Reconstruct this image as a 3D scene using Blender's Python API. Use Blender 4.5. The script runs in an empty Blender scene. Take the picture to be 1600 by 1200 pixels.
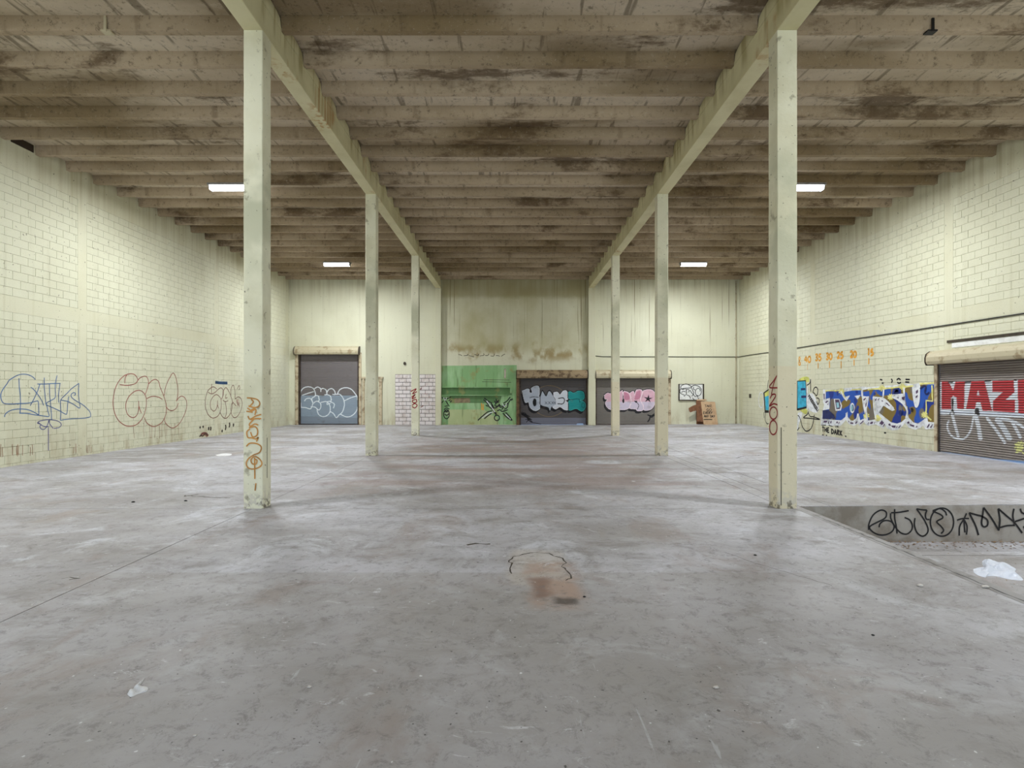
import bpy, math, random
import numpy as np
from mathutils import Vector
from mathutils.geometry import tessellate_polygon

# ------------------------------------------------------------------ camera, light, exposure
scene = bpy.context.scene
F = 818.0                      # focal length in pixels of the 1600-wide frame
HC = 1.8                       # eye height
cam_d = bpy.data.cameras.new('camera'); cam = bpy.data.objects.new('camera', cam_d)
scene.collection.objects.link(cam); scene.camera = cam
cam.location = (0, 0, HC); cam.rotation_euler = (math.pi/2, 0, 0)
cam_d.sensor_width = 36; cam_d.lens = F/1600*36
cam_d.shift_x = -1/1600; cam_d.shift_y = 12/1600
cam_d.clip_end = 300

world = bpy.data.worlds.new('world'); scene.world = world; world.use_nodes = True
wn = world.node_tree; bgn = wn.nodes['Background']
sky = wn.nodes.new('ShaderNodeTexSky'); sky.sky_type = 'HOSEK_WILKIE'; sky.turbidity = 3
sky.sun_direction = (-0.5, 0.3, 0.8)
wn.links.new(sky.outputs[0], bgn.inputs[0]); bgn.inputs[1].default_value = 9.0

def area(name, loc, rot, sx, sy, power, col):
    d = bpy.data.lights.new(name, 'AREA'); d.shape = 'RECTANGLE'; d.size = sx; d.size_y = sy
    d.energy = power; d.color = col
    o = bpy.data.objects.new(name, d); scene.collection.objects.link(o)
    o.location = loc; o.rotation_euler = rot
    return o
# unseen fill lights added behind the camera, at invented openings
DAY = 170  # power of each added fill light
area('fill_light_left', (-8, -6.9, 2.6), (math.radians(98), 0, 0), 5.2, 4.6, DAY, (0.92, 0.96, 1.0))
area('fill_light_centre', (0, -6.9, 2.6), (math.radians(98), 0, 0), 5.2, 4.6, DAY, (0.92, 0.96, 1.0))
area('fill_light_right', (8, -6.9, 2.6), (math.radians(98), 0, 0), 5.2, 4.6, DAY, (0.92, 0.96, 1.0))
LAMP_E = 14.0; LAMP_W = 400.0
scene.view_settings.view_transform = 'Standard'; scene.view_settings.look = 'None'
scene.view_settings.gamma = 1; scene.view_settings.use_curve_mapping = False
scene.view_settings.exposure = 0.34

random.seed(7); R = random.Random(11)
COL = scene.collection

# ------------------------------------------------------------------ dimensions
YB = 28.35; YF = -7.0                # back wall face, front wall face
XL = -12.10; XR = 12.26              # side wall faces
BL = (-4.14, -3.845); BR = (4.07, 4.376)   # beams / column lines
COLY = [8.05, 14.72, 21.39]; CD = 0.28
ZS = 7.36; ZR = 7.80; ZD = 8.04      # beam soffit, rib bottoms, slab underside
PITX = 4.5; PITY = 8.23; PITZ = -0.563
def fz(x):                           # the right bay's floor rises gently to its wall
    return 0.0 if x < 5 else (x-5)/(XR-5)*0.07

# ------------------------------------------------------------------ helpers
OFF = {}
def srgb(r, g, b):
    f = lambda c: (c/255/12.92) if c/255 <= 0.04045 else ((c/255+0.055)/1.055)**2.4
    return (f(r), f(g), f(b), 1)
def empty(name, loc, label=None, cat=None, group=None, kind=None):
    o = bpy.data.objects.new(name, None); COL.objects.link(o); o.location = loc
    OFF[o] = Vector(loc); o.empty_display_size = 0.2
    return tag(o, label, cat, group, kind)
def tag(o, label=None, cat=None, group=None, kind=None):
    if label: o['label'] = label
    if cat: o['category'] = cat
    if group: o['group'] = group
    if kind: o['kind'] = kind
    return o
def link(name, me, parent=None, origin=None):
    o = bpy.data.objects.new(name, me); COL.objects.link(o)
    base = OFF.get(parent, Vector((0, 0, 0))) if parent else Vector((0, 0, 0))
    org = Vector(origin) if origin is not None else base
    if parent: o.parent = parent
    o.location = org - base
    OFF[o] = org
    return o
class MB:
    def __init__(s): s.v = []; s.f = []; s.m = []; s.sm = []
    def box(s, x0, x1, y0, y1, z0, z1, m=0, skip=()):
        n = len(s.v)
        s.v += [(x0,y0,z0),(x1,y0,z0),(x1,y1,z0),(x0,y1,z0),(x0,y0,z1),(x1,y0,z1),(x1,y1,z1),(x0,y1,z1)]
        fs = {'-z':(0,3,2,1),'+z':(4,5,6,7),'-y':(0,1,5,4),'+x':(1,2,6,5),'+y':(2,3,7,6),'-x':(3,0,4,7)}
        for k, q in fs.items():
            if k not in skip: s.f.append(tuple(n+i for i in q)); s.m.append(m); s.sm.append(False)
        return s
    def poly(s, pts, m=0):
        n = len(s.v); s.v += [tuple(p) for p in pts]
        s.f.append(tuple(range(n, n+len(pts)))); s.m.append(m); s.sm.append(False)
    def prism(s, prof, a0, a1, axis='x', m=0, smooth=False):
        """prof: closed list of 2-D points; extruded along axis from a0 to a1"""
        n = len(s.v); k = len(prof)
        def P(a, p): return {'x':(a,p[0],p[1]), 'y':(p[0],a,p[1]), 'z':(p[0],p[1],a)}[axis]
        s.v += [P(a0,p) for p in prof]+[P(a1,p) for p in prof]
        for i in range(k):
            j = (i+1) % k
            s.f.append((n+i, n+j, n+k+j, n+k+i)); s.m.append(m); s.sm.append(smooth)
        s.f.append(tuple(n+i for i in reversed(range(k)))); s.m.append(m); s.sm.append(False)
        s.f.append(tuple(n+k+i for i in range(k))); s.m.append(m); s.sm.append(False)
        return s
    def tube(s, pts, r, seg=8, m=0):
        pts = [Vector(p) for p in pts]; n0 = len(s.v)
        for i, p in enumerate(pts):
            d = (pts[min(i+1, len(pts)-1)]-pts[max(i-1, 0)]).normalized()
            u = d.cross(Vector((0, 0, 1)))
            if u.length < 1e-3: u = d.cross(Vector((0, 1, 0)))
            u.normalize(); w = d.cross(u)
            for k in range(seg):
                a = 2*math.pi*k/seg
                s.v.append(tuple(p+u*math.cos(a)*r+w*math.sin(a)*r))
        for i in range(len(pts)-1):
            for k in range(seg):
                a = n0+i*seg+k; b = n0+i*seg+(k+1) % seg
                s.f.append((a, b, b+seg, a+seg)); s.m.append(m); s.sm.append(True)
        s.f.append(tuple(n0+k for k in range(seg))); s.m.append(m); s.sm.append(False)
        e = n0+(len(pts)-1)*seg
        s.f.append(tuple(e+k for k in reversed(range(seg)))); s.m.append(m); s.sm.append(False)
        return s
    def mesh(s, name, mats, org=Vector((0, 0, 0))):
        me = bpy.data.meshes.new(name)
        me.from_pydata([(x-org[0], y-org[1], z-org[2]) for x, y, z in s.v], [], s.f)
        if not isinstance(mats, (list, tuple)): mats = [mats]
        for m in mats: me.materials.append(m)
        me.polygons.foreach_set('material_index', s.m)
        me.polygons.foreach_set('use_smooth', s.sm)
        me.update()
        import bmesh
        b = bmesh.new(); b.from_mesh(me); bmesh.ops.recalc_face_normals(b, faces=b.faces); b.to_mesh(me); b.free()
        return me
    def build(s, name, mats, parent=None, origin=None):
        org = Vector(origin) if origin is not None else (OFF[parent] if parent else Vector((0, 0, 0)))
        return link(name, s.mesh(name, mats, org), parent, org)
def bevel(o, w, seg=2):
    md = o.modifiers.new('bevel', 'BEVEL'); md.width = w; md.segments = seg; md.limit_method = 'ANGLE'
    return o

# ------------------------------------------------------------------ procedural materials
class NT:
    def __init__(s, name, rough=0.8, metal=0.0):
        s.mat = bpy.data.materials.new(name); s.mat.use_nodes = True
        s.t = s.mat.node_tree; s.n = s.t.nodes; s.b = s.n['Principled BSDF']
        s.b.inputs['Roughness'].default_value = rough; s.b.inputs['Metallic'].default_value = metal
        s.b.inputs['Specular IOR Level'].default_value = 0.3
        s.geo = s.n.new('ShaderNodeNewGeometry').outputs['Position']
    def L(s, a, b): s.t.links.new(a, b)
    def pos(s, sc=(1, 1, 1), off=(0, 0, 0)):
        m = s.n.new('ShaderNodeMapping'); m.inputs['Scale'].default_value = sc; m.inputs['Location'].default_value = off
        s.L(s.geo, m.inputs['Vector']); return m.outputs[0]
    def noise(s, scale, detail=4, sc=(1, 1, 1), rough=0.55, off=(0, 0, 0), dist=0):
        n = s.n.new('ShaderNodeTexNoise'); n.inputs['Scale'].default_value = scale
        n.inputs['Detail'].default_value = detail; n.inputs['Roughness'].default_value = rough
        n.inputs['Distortion'].default_value = dist
        s.L(s.pos(sc, off), n.inputs['Vector']); return n.outputs['Fac']
    def vor(s, scale, sc=(1, 1, 1), feature='F1'):
        n = s.n.new('ShaderNodeTexVoronoi'); n.feature = feature; n.inputs['Scale'].default_value = scale
        s.L(s.pos(sc), n.inputs['Vector']); return n.outputs['Distance']
    def step(s, x, a, b, lo=0.0, hi=1.0):
        n = s.n.new('ShaderNodeMapRange'); n.interpolation_type = 'SMOOTHSTEP'
        n.inputs['From Min'].default_value = a; n.inputs['From Max'].default_value = b
        n.inputs['To Min'].default_value = lo; n.inputs['To Max'].default_value = hi
        s.L(x, n.inputs['Value']); return n.outputs[0]
    def math(s, op, a, b=None):
        n = s.n.new('ShaderNodeMath'); n.operation = op
        for i, x in enumerate((a, b)):
            if x is None: continue
            if isinstance(x, (int, float)): n.inputs[i].default_value = x
            else: s.L(x, n.inputs[i])
        return n.outputs[0]
    def axis(s, i):
        n = s.n.new('ShaderNodeSeparateXYZ'); s.L(s.geo, n.inputs[0]); return n.outputs[i]
    def mix(s, a, b, fac, mode='MIX'):
        n = s.n.new('ShaderNodeMix'); n.data_type = 'RGBA'; n.blend_type = mode
        for sock, x in ((n.inputs[6], a), (n.inputs[7], b)):
            if isinstance(x, tuple): sock.default_value = x
            else: s.L(x, sock)
        if isinstance(fac, (int, float)): n.inputs[0].default_value = fac
        else: s.L(fac, n.inputs[0])
        return n.outputs[2]
    def color(s, c):
        if isinstance(c, tuple): s.b.inputs['Base Color'].default_value = c
        else: s.L(c, s.b.inputs['Base Color'])
    def bump(s, h, strength=0.3, dist=0.01):
        n = s.n.new('ShaderNodeBump'); n.inputs['Strength'].default_value = strength; n.inputs['Distance'].default_value = dist
        s.L(h, n.inputs['Height']); s.L(n.outputs[0], s.b.inputs['Normal'])
    def mask(s, x0, x1, y0, y1, ax=(0, 1), soft=0.3, wob=0.0, wscale=1.0):
        """soft rectangular patch in two world axes, its edge broken by noise"""
        a, b = s.axis(ax[0]), s.axis(ax[1])
        if wob:
            w = s.math('MULTIPLY', s.math('SUBTRACT', s.noise(wscale, 4), 0.5), wob*2)
            w2 = s.math('MULTIPLY', s.math('SUBTRACT', s.noise(wscale, 4, off=(7, 3, 5)), 0.5), wob*2)
            a = s.math('ADD', a, w); b = s.math('ADD', b, w2)
        m = s.math('MULTIPLY', s.step(a, x0-soft, x0+soft), s.step(a, x1-soft, x1+soft, 1, 0))
        m = s.math('MULTIPLY', m, s.step(b, y0-soft, y0+soft))
        return s.math('MULTIPLY', m, s.step(b, y1-soft, y1+soft, 1, 0))

def wall_mat(name, base, grime, vaxis='y', dirt=1.0, extra=None, brick=None):
    m = NT(name, 0.75)
    streak_sc = (6, 6, 0.25)
    c = m.mix(base, grime, m.math('MULTIPLY', m.step(m.noise(0.35, 5), 0.42, 0.72), 0.45*dirt))
    c = m.mix(c, grime, m.math('MULTIPLY', m.step(m.noise(1.0, 5, streak_sc), 0.52, 0.8), 0.55*dirt))
    c = m.mix(c, srgb(216, 216, 198), m.math('MULTIPLY', m.step(m.noise(0.5, 3, (1, 1, 0.5), off=(3, 9, 1)), 0.55, 0.75), 0.35))
    # dirt climbing from the floor and drips hanging from the roof
    z = m.axis(2)
    low = m.math('MULTIPLY', m.step(z, 0.0, 1.1, 1, 0), m.step(m.noise(2.2, 6, (1.6, 1.6, 0.5)), 0.45, 0.7))
    c = m.mix(c, srgb(150, 130, 92), m.math('MULTIPLY', low, 0.6*dirt))
    top = m.math('MULTIPLY', m.step(z, 6.2, 8.0), m.step(m.noise(1.3, 5, (5, 5, 0.15)), 0.4, 0.7))
    c = m.mix(c, srgb(156, 142, 100), m.math('MULTIPLY', top, 0.5*dirt))
    pit = m.step(m.noise(14, 2, (1, 1, 1), rough=0.4), 0.72, 0.76)
    c = m.mix(c, srgb(70, 66, 50), m.math('MULTIPLY', pit, 0.65))
    c = m.mix(c, srgb(120, 120, 96), m.math('MULTIPLY', m.step(m.noise(40, 3), 0.55, 0.8), 0.25))
    if extra: c = extra(m, c)
    if brick:
        n = m.n.new('ShaderNodeTexBrick'); n.inputs['Scale'].default_value = 1
        n.inputs['Brick Width'].default_value = 0.4064; n.inputs['Row Height'].default_value = 0.2032
        n.inputs['Mortar Size'].default_value = 0.006; n.inputs['Mortar Smooth'].default_value = 0.6
        cmb = m.n.new('ShaderNodeCombineXYZ'); m.L(m.axis(0), cmb.inputs[0]); m.L(m.axis(2), cmb.inputs[1])
        m.L(cmb.outputs[0], n.inputs['Vector'])
        f = m.math('MULTIPLY', n.outputs['Fac'], m.step(m.noise(0.5, 3, off=(2, 2, 2)), 0.4, 0.65))
        m.bump(m.math('SUBTRACT', m.noise(25, 4), m.math('MULTIPLY', f, 1.2)), 0.35, 0.008)
    else:
        m.bump(m.noise(30, 4), 0.35, 0.006)
    m.color(c); return m.mat

CREAM = srgb(208, 206, 181); GRIME = srgb(176, 171, 142)
M = {}
M['wall'] = wall_mat('wall_paint', CREAM, GRIME, dirt=0.75)
M['mortar'] = wall_mat('mortar_joint', srgb(198, 194, 170), srgb(104, 98, 72), dirt=1.2)
M['tie'] = wall_mat('tie_concrete', srgb(206, 203, 177), srgb(184, 178, 142))
def back_extra(m, c):
    # ochre water stains under the roof and along the tie beam of the middle bay
    s1 = m.math('MULTIPLY', m.mask(-3.8, 4.05, 3.5, 4.35, (0, 2), 0.25, 0.3, 1.2), m.step(m.noise(1.6, 6, (1, 1, 0.7)), 0.42, 0.62))
    c = m.mix(c, srgb(150, 128, 80), m.math('MULTIPLY', s1, 0.85))
    s2 = m.math('MULTIPLY', m.mask(-3.9, 4.1, 4.0, 9, (0, 2), 0.3), m.step(m.noise(1.1, 5, (0.5, 1, 0.35), off=(5, 0, 0)), 0.3, 0.75))
    c = m.mix(c, srgb(168, 160, 116), m.math('MULTIPLY', s2, 0.8))
    dr = m.math('MULTIPLY', m.mask(-3.9, 11.9, 4.6, 9, (0, 2), 0.6), m.step(m.noise(1.0, 3, (9, 9, 0.12), off=(1, 4, 0)), 0.62, 0.70))
    c = m.mix(c, srgb(112, 96, 62), m.math('MULTIPLY', dr, 0.75))
    s3 = m.math('MULTIPLY', m.mask(-3.9, 4.1, 6.9, 9, (0, 2), 0.15, 0.15, 2), 0.5)
    return m.mix(c, srgb(140, 126, 82), s3)
M['back'] = wall_mat('back_wall_paint', CREAM, GRIME, extra=back_extra, brick=True, dirt=0.8)

def column_mat():
    m = NT('column_paint', 0.6)
    z = m.axis(2); x = m.axis(0)
    c = m.mix(srgb(222, 219, 194), srgb(194, 188, 156), m.math('MULTIPLY', m.step(m.noise(1.2, 5), 0.4, 0.7), 0.6))
    # right-hand columns were repainted up to about 2.2 m in a warmer cream
    wob = m.math('ADD', z, m.math('MULTIPLY', m.noise(3, 2), 0.02))
    lowr = m.math('MULTIPLY', m.step(wob, 2.19, 2.22, 1, 0), m.step(x, 2, 3))
    c = m.mix(c, srgb(214, 202, 172), m.math('MULTIPLY', lowr, 0.75))
    hi = m.math('MULTIPLY', m.step(z, 2.2, 5.0), m.step(z, 5.0, 5.8, 1, 0))
    c = m.mix(c, srgb(178, 178, 152), m.math('MULTIPLY', hi, m.step(m.noise(0.9, 4), 0.35, 0.6)))
    c = m.mix(c, srgb(110, 100, 74), m.math('MULTIPLY', m.step(m.noise(5, 5), 0.62, 0.72), 0.6))
    chips = m.math('MULTIPLY', m.step(z, 0.02, 0.5, 1, 0), m.step(m.noise(9, 5), 0.47, 0.56))
    c = m.mix(c, srgb(196, 190, 176), m.math('MULTIPLY', chips, 0.8))
    ch2 = m.math('MULTIPLY', m.step(z, 0.0, 0.3, 1, 0), m.step(m.noise(12, 5, off=(4, 4, 4)), 0.5, 0.6))
    c = m.mix(c, srgb(84, 74, 56), m.math('MULTIPLY', ch2, 0.8))
    pit = m.step(m.noise(22, 2, rough=0.4), 0.71, 0.75)
    c = m.mix(c, srgb(60, 55, 40), m.math('MULTIPLY', pit, 0.8))
    m.color(c); m.bump(m.noise(18, 5), 0.4, 0.008); return m.mat
M['column'] = column_mat()

def beam_mat():
    m = NT('beam_paint', 0.65)
    c = m.mix(srgb(208, 201, 164), srgb(176, 167, 126), m.math('MULTIPLY', m.step(m.noise(0.9, 5), 0.4, 0.7), 0.6))
    st = m.math('MULTIPLY', m.step(m.noise(1, 4, (5, 5, 0.3)), 0.5, 0.66), m.step(m.axis(2), 7.4, 7.7))
    c = m.mix(c, srgb(140, 122, 72), m.math('MULTIPLY', st, 0.6))
    rust = m.math('MULTIPLY', m.step(m.noise(0.8, 5, off=(3, 1, 0)), 0.56, 0.68), m.step(m.noise(1, 3, (8, 8, 0.3)), 0.45, 0.6))
    c = m.mix(c, srgb(158, 110, 48), m.math('MULTIPLY', rust, 0.7))
    m.color(c); m.bump(m.noise(14, 5), 0.4, 0.008); return m.mat
M['beam'] = beam_mat()

def ceil_mat(name, slab):
    m = NT(name, 0.9)
    a, b = (srgb(212, 199, 178), srgb(186, 170, 144)) if slab else (srgb(180, 162, 138), srgb(148, 130, 104))  # ribs darker than the slab: their shade is put into the colour
    c = m.mix(a, b, m.step(m.noise(0.5, 5, (0.5, 1, 1)), 0.35, 0.7))
    c = m.mix(c, srgb(120, 100, 66), m.math('MULTIPLY', m.step(m.noise(0.3, 5, (0.5, 1.5, 1), off=(4, 8, 0)), 0.5, 0.64), 0.7))
    # soaked dark patches, mostly in the middle and right bays
    patch = m.step(m.noise(0.5, 9, (0.5, 1.5, 1), rough=0.72, off=(1.5, 2.2, 0)), 0.525, 0.62)
    c = m.mix(c, srgb(92, 72, 48), m.math('MULTIPLY', patch, 0.8))
    if slab:
        bl = m.step(m.noise(1, 3, (5, 0.5, 1), rough=0.6), 0.57, 0.66)
        c = m.mix(c, srgb(80, 66, 46), m.math('MULTIPLY', bl, 0.6))
    else:
        bl = m.step(m.noise(1, 3, (3, 3, 0.4)), 0.58, 0.72)
        c = m.mix(c, srgb(92, 74, 50), m.math('MULTIPLY', bl, 0.4))
    c = m.mix(c, srgb(70, 58, 42), m.math('MULTIPLY', m.step(m.noise(9, 8, rough=0.8), 0.53, 0.66), 0.65))
    c = m.mix(c, srgb(196, 186, 168), m.math('MULTIPLY', m.step(m.noise(13, 6, rough=0.8, off=(3,3,3)), 0.56, 0.7), 0.45))
    m.color(c); m.bump(m.noise(22, 6, rough=0.7), 0.6, 0.01); return m.mat
M['slab'] = ceil_mat('roof_slab_concrete', True)
M['rib'] = ceil_mat('roof_rib_concrete_shade', False)

def floor_mat(name, pit=False):
    m = NT(name, 0.62)
    m.b.inputs['Specular IOR Level'].default_value = 0.35
    c = m.mix(srgb(178, 176, 180), srgb(148, 144, 142), m.step(m.noise(0.35, 7, (0.7, 1.2, 1), rough=0.65), 0.38, 0.62))
    c = m.mix(c, srgb(196, 197, 202), m.math('MULTIPLY', m.step(m.noise(0.9, 8, (1, 1, 1), rough=0.72, off=(3, 3, 0), dist=0.8), 0.52, 0.66), 0.7))
    c = m.mix(c, srgb(128, 123, 118), m.math('MULTIPLY', m.step(m.noise(1.5, 9, (0.7, 1, 1), rough=0.75, off=(9, 3, 0), dist=0.5), 0.5, 0.66), 0.7))
    if not pit:
        # darker tone in front of a sharp line
        y = m.axis(1); x = m.axis(0)
        edge = m.math('ADD', y, m.math('MULTIPLY', m.noise(5, 2), 0.02))
        fr = m.math('MULTIPLY', m.step(edge, 5.2, 5.24, 1, 0), m.step(x, 2.0, 4.3, 1, 0.35))
        fr = m.math('MULTIPLY', fr, m.step(x, -5.6, -2.0, 0.35, 1))
        c = m.mix(c, srgb(150, 145, 140), m.math('MULTIPLY', fr, 0.5))
        # rusty wear between the column rows
        w = m.math('MULTIPLY', m.mask(-3.6, 3.8, 9.4, 20.5, soft=1.0, wob=0.8, wscale=0.6), m.step(m.noise(1.0, 6, (0.35, 1.3, 1)), 0.36, 0.62))
        c = m.mix(c, srgb(140, 120, 112), m.math('MULTIPLY', w, 0.7))
        # patched hole with a rust run
        p = m.mask(-0.03, 0.55, 4.85, 5.95, soft=0.06, wob=0.12, wscale=4)
        c = m.mix(c, srgb(182, 172, 160), m.math('MULTIPLY', p, 0.5))
        p2 = m.mask(0.17, 0.62, 4.35, 5.55, soft=0.12, wob=0.18, wscale=3)
        c = m.mix(c, srgb(162, 136, 118), m.math('MULTIPLY', p2, m.step(m.noise(2.4, 5), 0.35, 0.6, 0.2, 0.8)))
        p3 = m.mask(0.36, 0.56, 4.43, 4.58, soft=0.05, wob=0.08, wscale=8)
        c = m.mix(c, srgb(70, 62, 56), m.math('MULTIPLY', p3, 0.85))
        p4 = m.mask(0.18, 0.34, 4.55, 5.1, soft=0.06, wob=0.13, wscale=4)
        c = m.mix(c, srgb(116, 84, 68), m.math('MULTIPLY', p4, 0.65))
        # dark smears
        sm = m.math('MULTIPLY', m.step(m.noise(1, 5, (0.35, 4, 1), off=(5, 2, 0)), 0.58, 0.66), m.step(y, 10, 13))
        c = m.mix(c, srgb(110, 104, 100), m.math('MULTIPLY', sm, 0.6))
    bp = m.step(m.noise(0.7, 6, (1.3, 0.8, 1), rough=0.65, off=(2, 6, 0), dist=0.7), 0.52, 0.68)
    c = m.mix(c, srgb(140, 126, 116), m.math('MULTIPLY', bp, 0.55))
    # scuffs, scratches and grit
    sc1 = m.step(m.noise(2.0, 7, (1, 2.2, 1), rough=0.8, off=(1, 1, 0), dist=1.2), 0.60, 0.68)
    c = m.mix(c, srgb(214, 214, 218), m.math('MULTIPLY', sc1, 0.6))
    ls = m.step(m.noise(1, 4, (14, 1.6, 1), rough=0.6, off=(2, 2, 0), dist=0.5), 0.69, 0.73)
    c = m.mix(c, srgb(196, 196, 200), m.math('MULTIPLY', ls, 0.4))
    sc2 = m.step(m.noise(2.2, 6, (5, 1.2, 1), rough=0.75, off=(6, 1, 0), dist=1.2), 0.64, 0.71)
    c = m.mix(c, srgb(104, 100, 96), m.math('MULTIPLY', sc2, 0.5))
    c = m.mix(c, srgb(110, 106, 102), m.math('MULTIPLY', m.step(m.noise(7, 10, rough=0.88, dist=0.4), 0.5, 0.62), 0.6))
    c = m.mix(c, srgb(60, 56, 52), m.math('MULTIPLY', m.step(m.noise(34, 2, rough=0.3), 0.74, 0.77), 0.8))
    c = m.mix(c, srgb(220, 220, 220), m.math('MULTIPLY', m.step(m.noise(30, 2, rough=0.3, off=(8, 8, 8)), 0.76, 0.79), 0.7))
    m.color(c)
    m.L(m.step(m.noise(1.2, 5), 0.3, 0.7, 0.5, 0.75), m.b.inputs['Roughness'])
    m.bump(m.noise(20, 6, rough=0.7), 0.25, 0.006); return m.mat
M['floor'] = floor_mat('floor_concrete'); M['pit'] = floor_mat('pit_concrete', True)

def simple(name, col, dark=None, scale=3.0, amt=0.6, rough=0.7, metal=0.0, fine=True, lo=0.45, hi=0.65):
    m = NT(name, rough, metal); c = col
    if dark:
        c = m.mix(col, dark, m.math('MULTIPLY', m.step(m.noise(scale, 6, rough=0.65), lo, hi), amt))
    if fine: m.bump(m.noise(scale*6, 4), 0.2, 0.004)
    m.color(c); return m.mat
M['riser'] = simple('riser_concrete', srgb(160, 154, 146), srgb(120, 109, 96), 1.8, 0.8, lo=0.38, hi=0.62)
M['curb'] = simple('curb_concrete', srgb(150, 147, 145), srgb(104, 98, 92), 3, 0.7)
M['joint'] = simple('joint_filler', srgb(104, 100, 96), srgb(70, 66, 60), 5, 0.6)
M['deck'] = simple('dark_joint', srgb(60, 50, 38))
M['hood'] = simple('hood_steel', srgb(188, 178, 150), srgb(136, 114, 82), 3.5, 0.7, 0.5, 0.15, lo=0.5, hi=0.66)
M['hood_rust'] = simple('hood_steel_rusty', srgb(156, 136, 106), srgb(84, 64, 46), 3.5, 0.85, 0.55, 0.15, lo=0.46, hi=0.62)
M['jamb'] = simple('jamb_paint', srgb(190, 176, 148), srgb(110, 82, 54), 4, 0.8)
M['jamb_rust'] = simple('jamb_rust', srgb(112, 88, 60), srgb(60, 42, 30), 4, 0.8)
M['guide'] = simple('guide_steel', srgb(76, 64, 54), srgb(40, 30, 26), 5, 0.7, 0.5, 0.4)
M['steel'] = simple('galvanised_steel', srgb(150, 150, 150), srgb(110, 108, 104), 5, 0.6, 0.45, 0.5)
M['black'] = simple('black_paint', srgb(28, 27, 27), rough=0.5)
M['cable'] = simple('cable_black', srgb(58, 56, 50), rough=0.6)
M['frame'] = simple('frame_dark', srgb(66, 58, 46), srgb(30, 26, 22), 6, 0.5)
M['white'] = simple('white_paint', srgb(226, 226, 222), srgb(190, 188, 180), 6, 0.5)
M['whiteblock'] = simple('whitewashed_block', srgb(216, 208, 206), srgb(184, 168, 158), 4, 0.6)
M['card'] = simple('cardboard', srgb(190, 160, 126), srgb(168, 134, 102), 5, 0.6)
M['card_dark'] = simple('cardboard_inside', srgb(128, 88, 62), srgb(92, 62, 44), 5, 0.7)
M['paper'] = simple('paper_white', srgb(214, 213, 212), srgb(186, 184, 184), 20, 0.4)
M['plastic'] = simple('thin_plastic', srgb(208, 212, 222), srgb(186, 192, 206), 8, 0.5, 0.35)
M['leaf'] = simple('dry_leaf', srgb(150, 120, 86), srgb(96, 72, 50), 30, 0.7)
M['pebble'] = simple('pebble', srgb(206, 200, 192), srgb(150, 140, 130), 40, 0.6)
M['darkpebble'] = simple('pebble_dark', srgb(40, 38, 36))
def spray(name, rgb, var=0.12):
    m = NT('spray_'+name, 0.55)
    d = tuple(max(0, c*(1-3*var)) for c in srgb(*rgb)[:3])+(1,)
    m.color(m.mix(srgb(*rgb), d, m.step(m.noise(6, 4), 0.4, 0.7))); return m.mat
for k, v in {'blue': (84, 116, 160), 'violet': (84, 86, 140), 'red': (150, 78, 70), 'darkred': (122, 74, 66), 'orange': (196, 140, 72),
             'crimson': (150, 34, 40), 'ink': (34, 32, 34), 'spraywhite': (226, 228, 230), 'yellow': (226, 160, 52), 'lime': (206, 208, 110),
             'cyan': (62, 172, 204), 'paleblue': (150, 196, 206), 'navy': (34, 44, 96), 'deepblue': (30, 52, 92), 'purple': (84, 62, 92),
             'paleyellow': (230, 224, 140), 'dripbrown': (150, 104, 78), 'steelblue': (60, 92, 120), 'mud': (142, 126, 96)}.items():
    M[k] = spray(k, v)
def camo_mat():
    m = NT('spray_camouflage', 0.55)
    n = m.noise(0.95, 2, (1, 1, 1), rough=0.4, off=(4, 2, 1), dist=0.7)
    c = m.mix(srgb(40, 82, 168), srgb(124, 104, 52), m.step(n, 0.50, 0.52))
    n2 = m.noise(1.5, 2, rough=0.4, off=(9, 1, 3))
    c = m.mix(c, srgb(30, 52, 130), m.step(n2, 0.58, 0.60))
    c = m.mix(c, srgb(112, 104, 92), m.step(m.noise(1.2, 2, rough=0.4, off=(2, 7, 7)), 0.62, 0.65))
    m.color(c); return m.mat
M['camo'] = camo_mat()
def green_mat(name, base, pale):
    m = NT(name, 0.6)
    c = m.mix(base, pale, m.step(m.noise(1.0, 5, (2, 2, 0.6)), 0.42, 0.66))
    c = m.mix(c, srgb(84, 104, 60), m.math('MULTIPLY', m.step(m.noise(1, 5, (7, 7, 0.6)), 0.56, 0.68), 0.5))
    c = m.mix(c, srgb(150, 140, 86), m.math('MULTIPLY', m.step(m.noise(1.7, 6, off=(3, 0, 2)), 0.56, 0.68), 0.6))
    m.color(c); return m.mat
M['green'] = green_mat('green_paint', srgb(132, 172, 118), srgb(156, 190, 142))
M['darkgreen_and_shade'] = green_mat('dark_green_and_ledge_shade', srgb(84, 120, 72), srgb(96, 130, 84))  # dark wall band, and the ledge web's shadow as colour
M['palegreen'] = green_mat('faded_green_paint', srgb(168, 178, 130), srgb(178, 186, 140))
def curtain_mat():
    m = NT('shutter_steel', 0.5, 0.1)
    a = m.n.new('ShaderNodeVertexColor'); a.layer_name = 'paint'
    c = m.mix(a.outputs['Color'], srgb(96, 88, 80), m.math('MULTIPLY', m.step(m.noise(3, 6), 0.55, 0.75), 0.35))
    m.color(c); return m.mat
M['curtain'] = curtain_mat()
def lamp_mat():
    m = NT('lamp_diffuser', 0.4); m.color((0.9, 0.9, 0.9, 1))
    m.b.inputs['Emission Color'].default_value = (0.90, 0.94, 1.0, 1)
    m.b.inputs['Emission Strength'].default_value = LAMP_E; return m.mat
M['lamp'] = lamp_mat()

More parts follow.
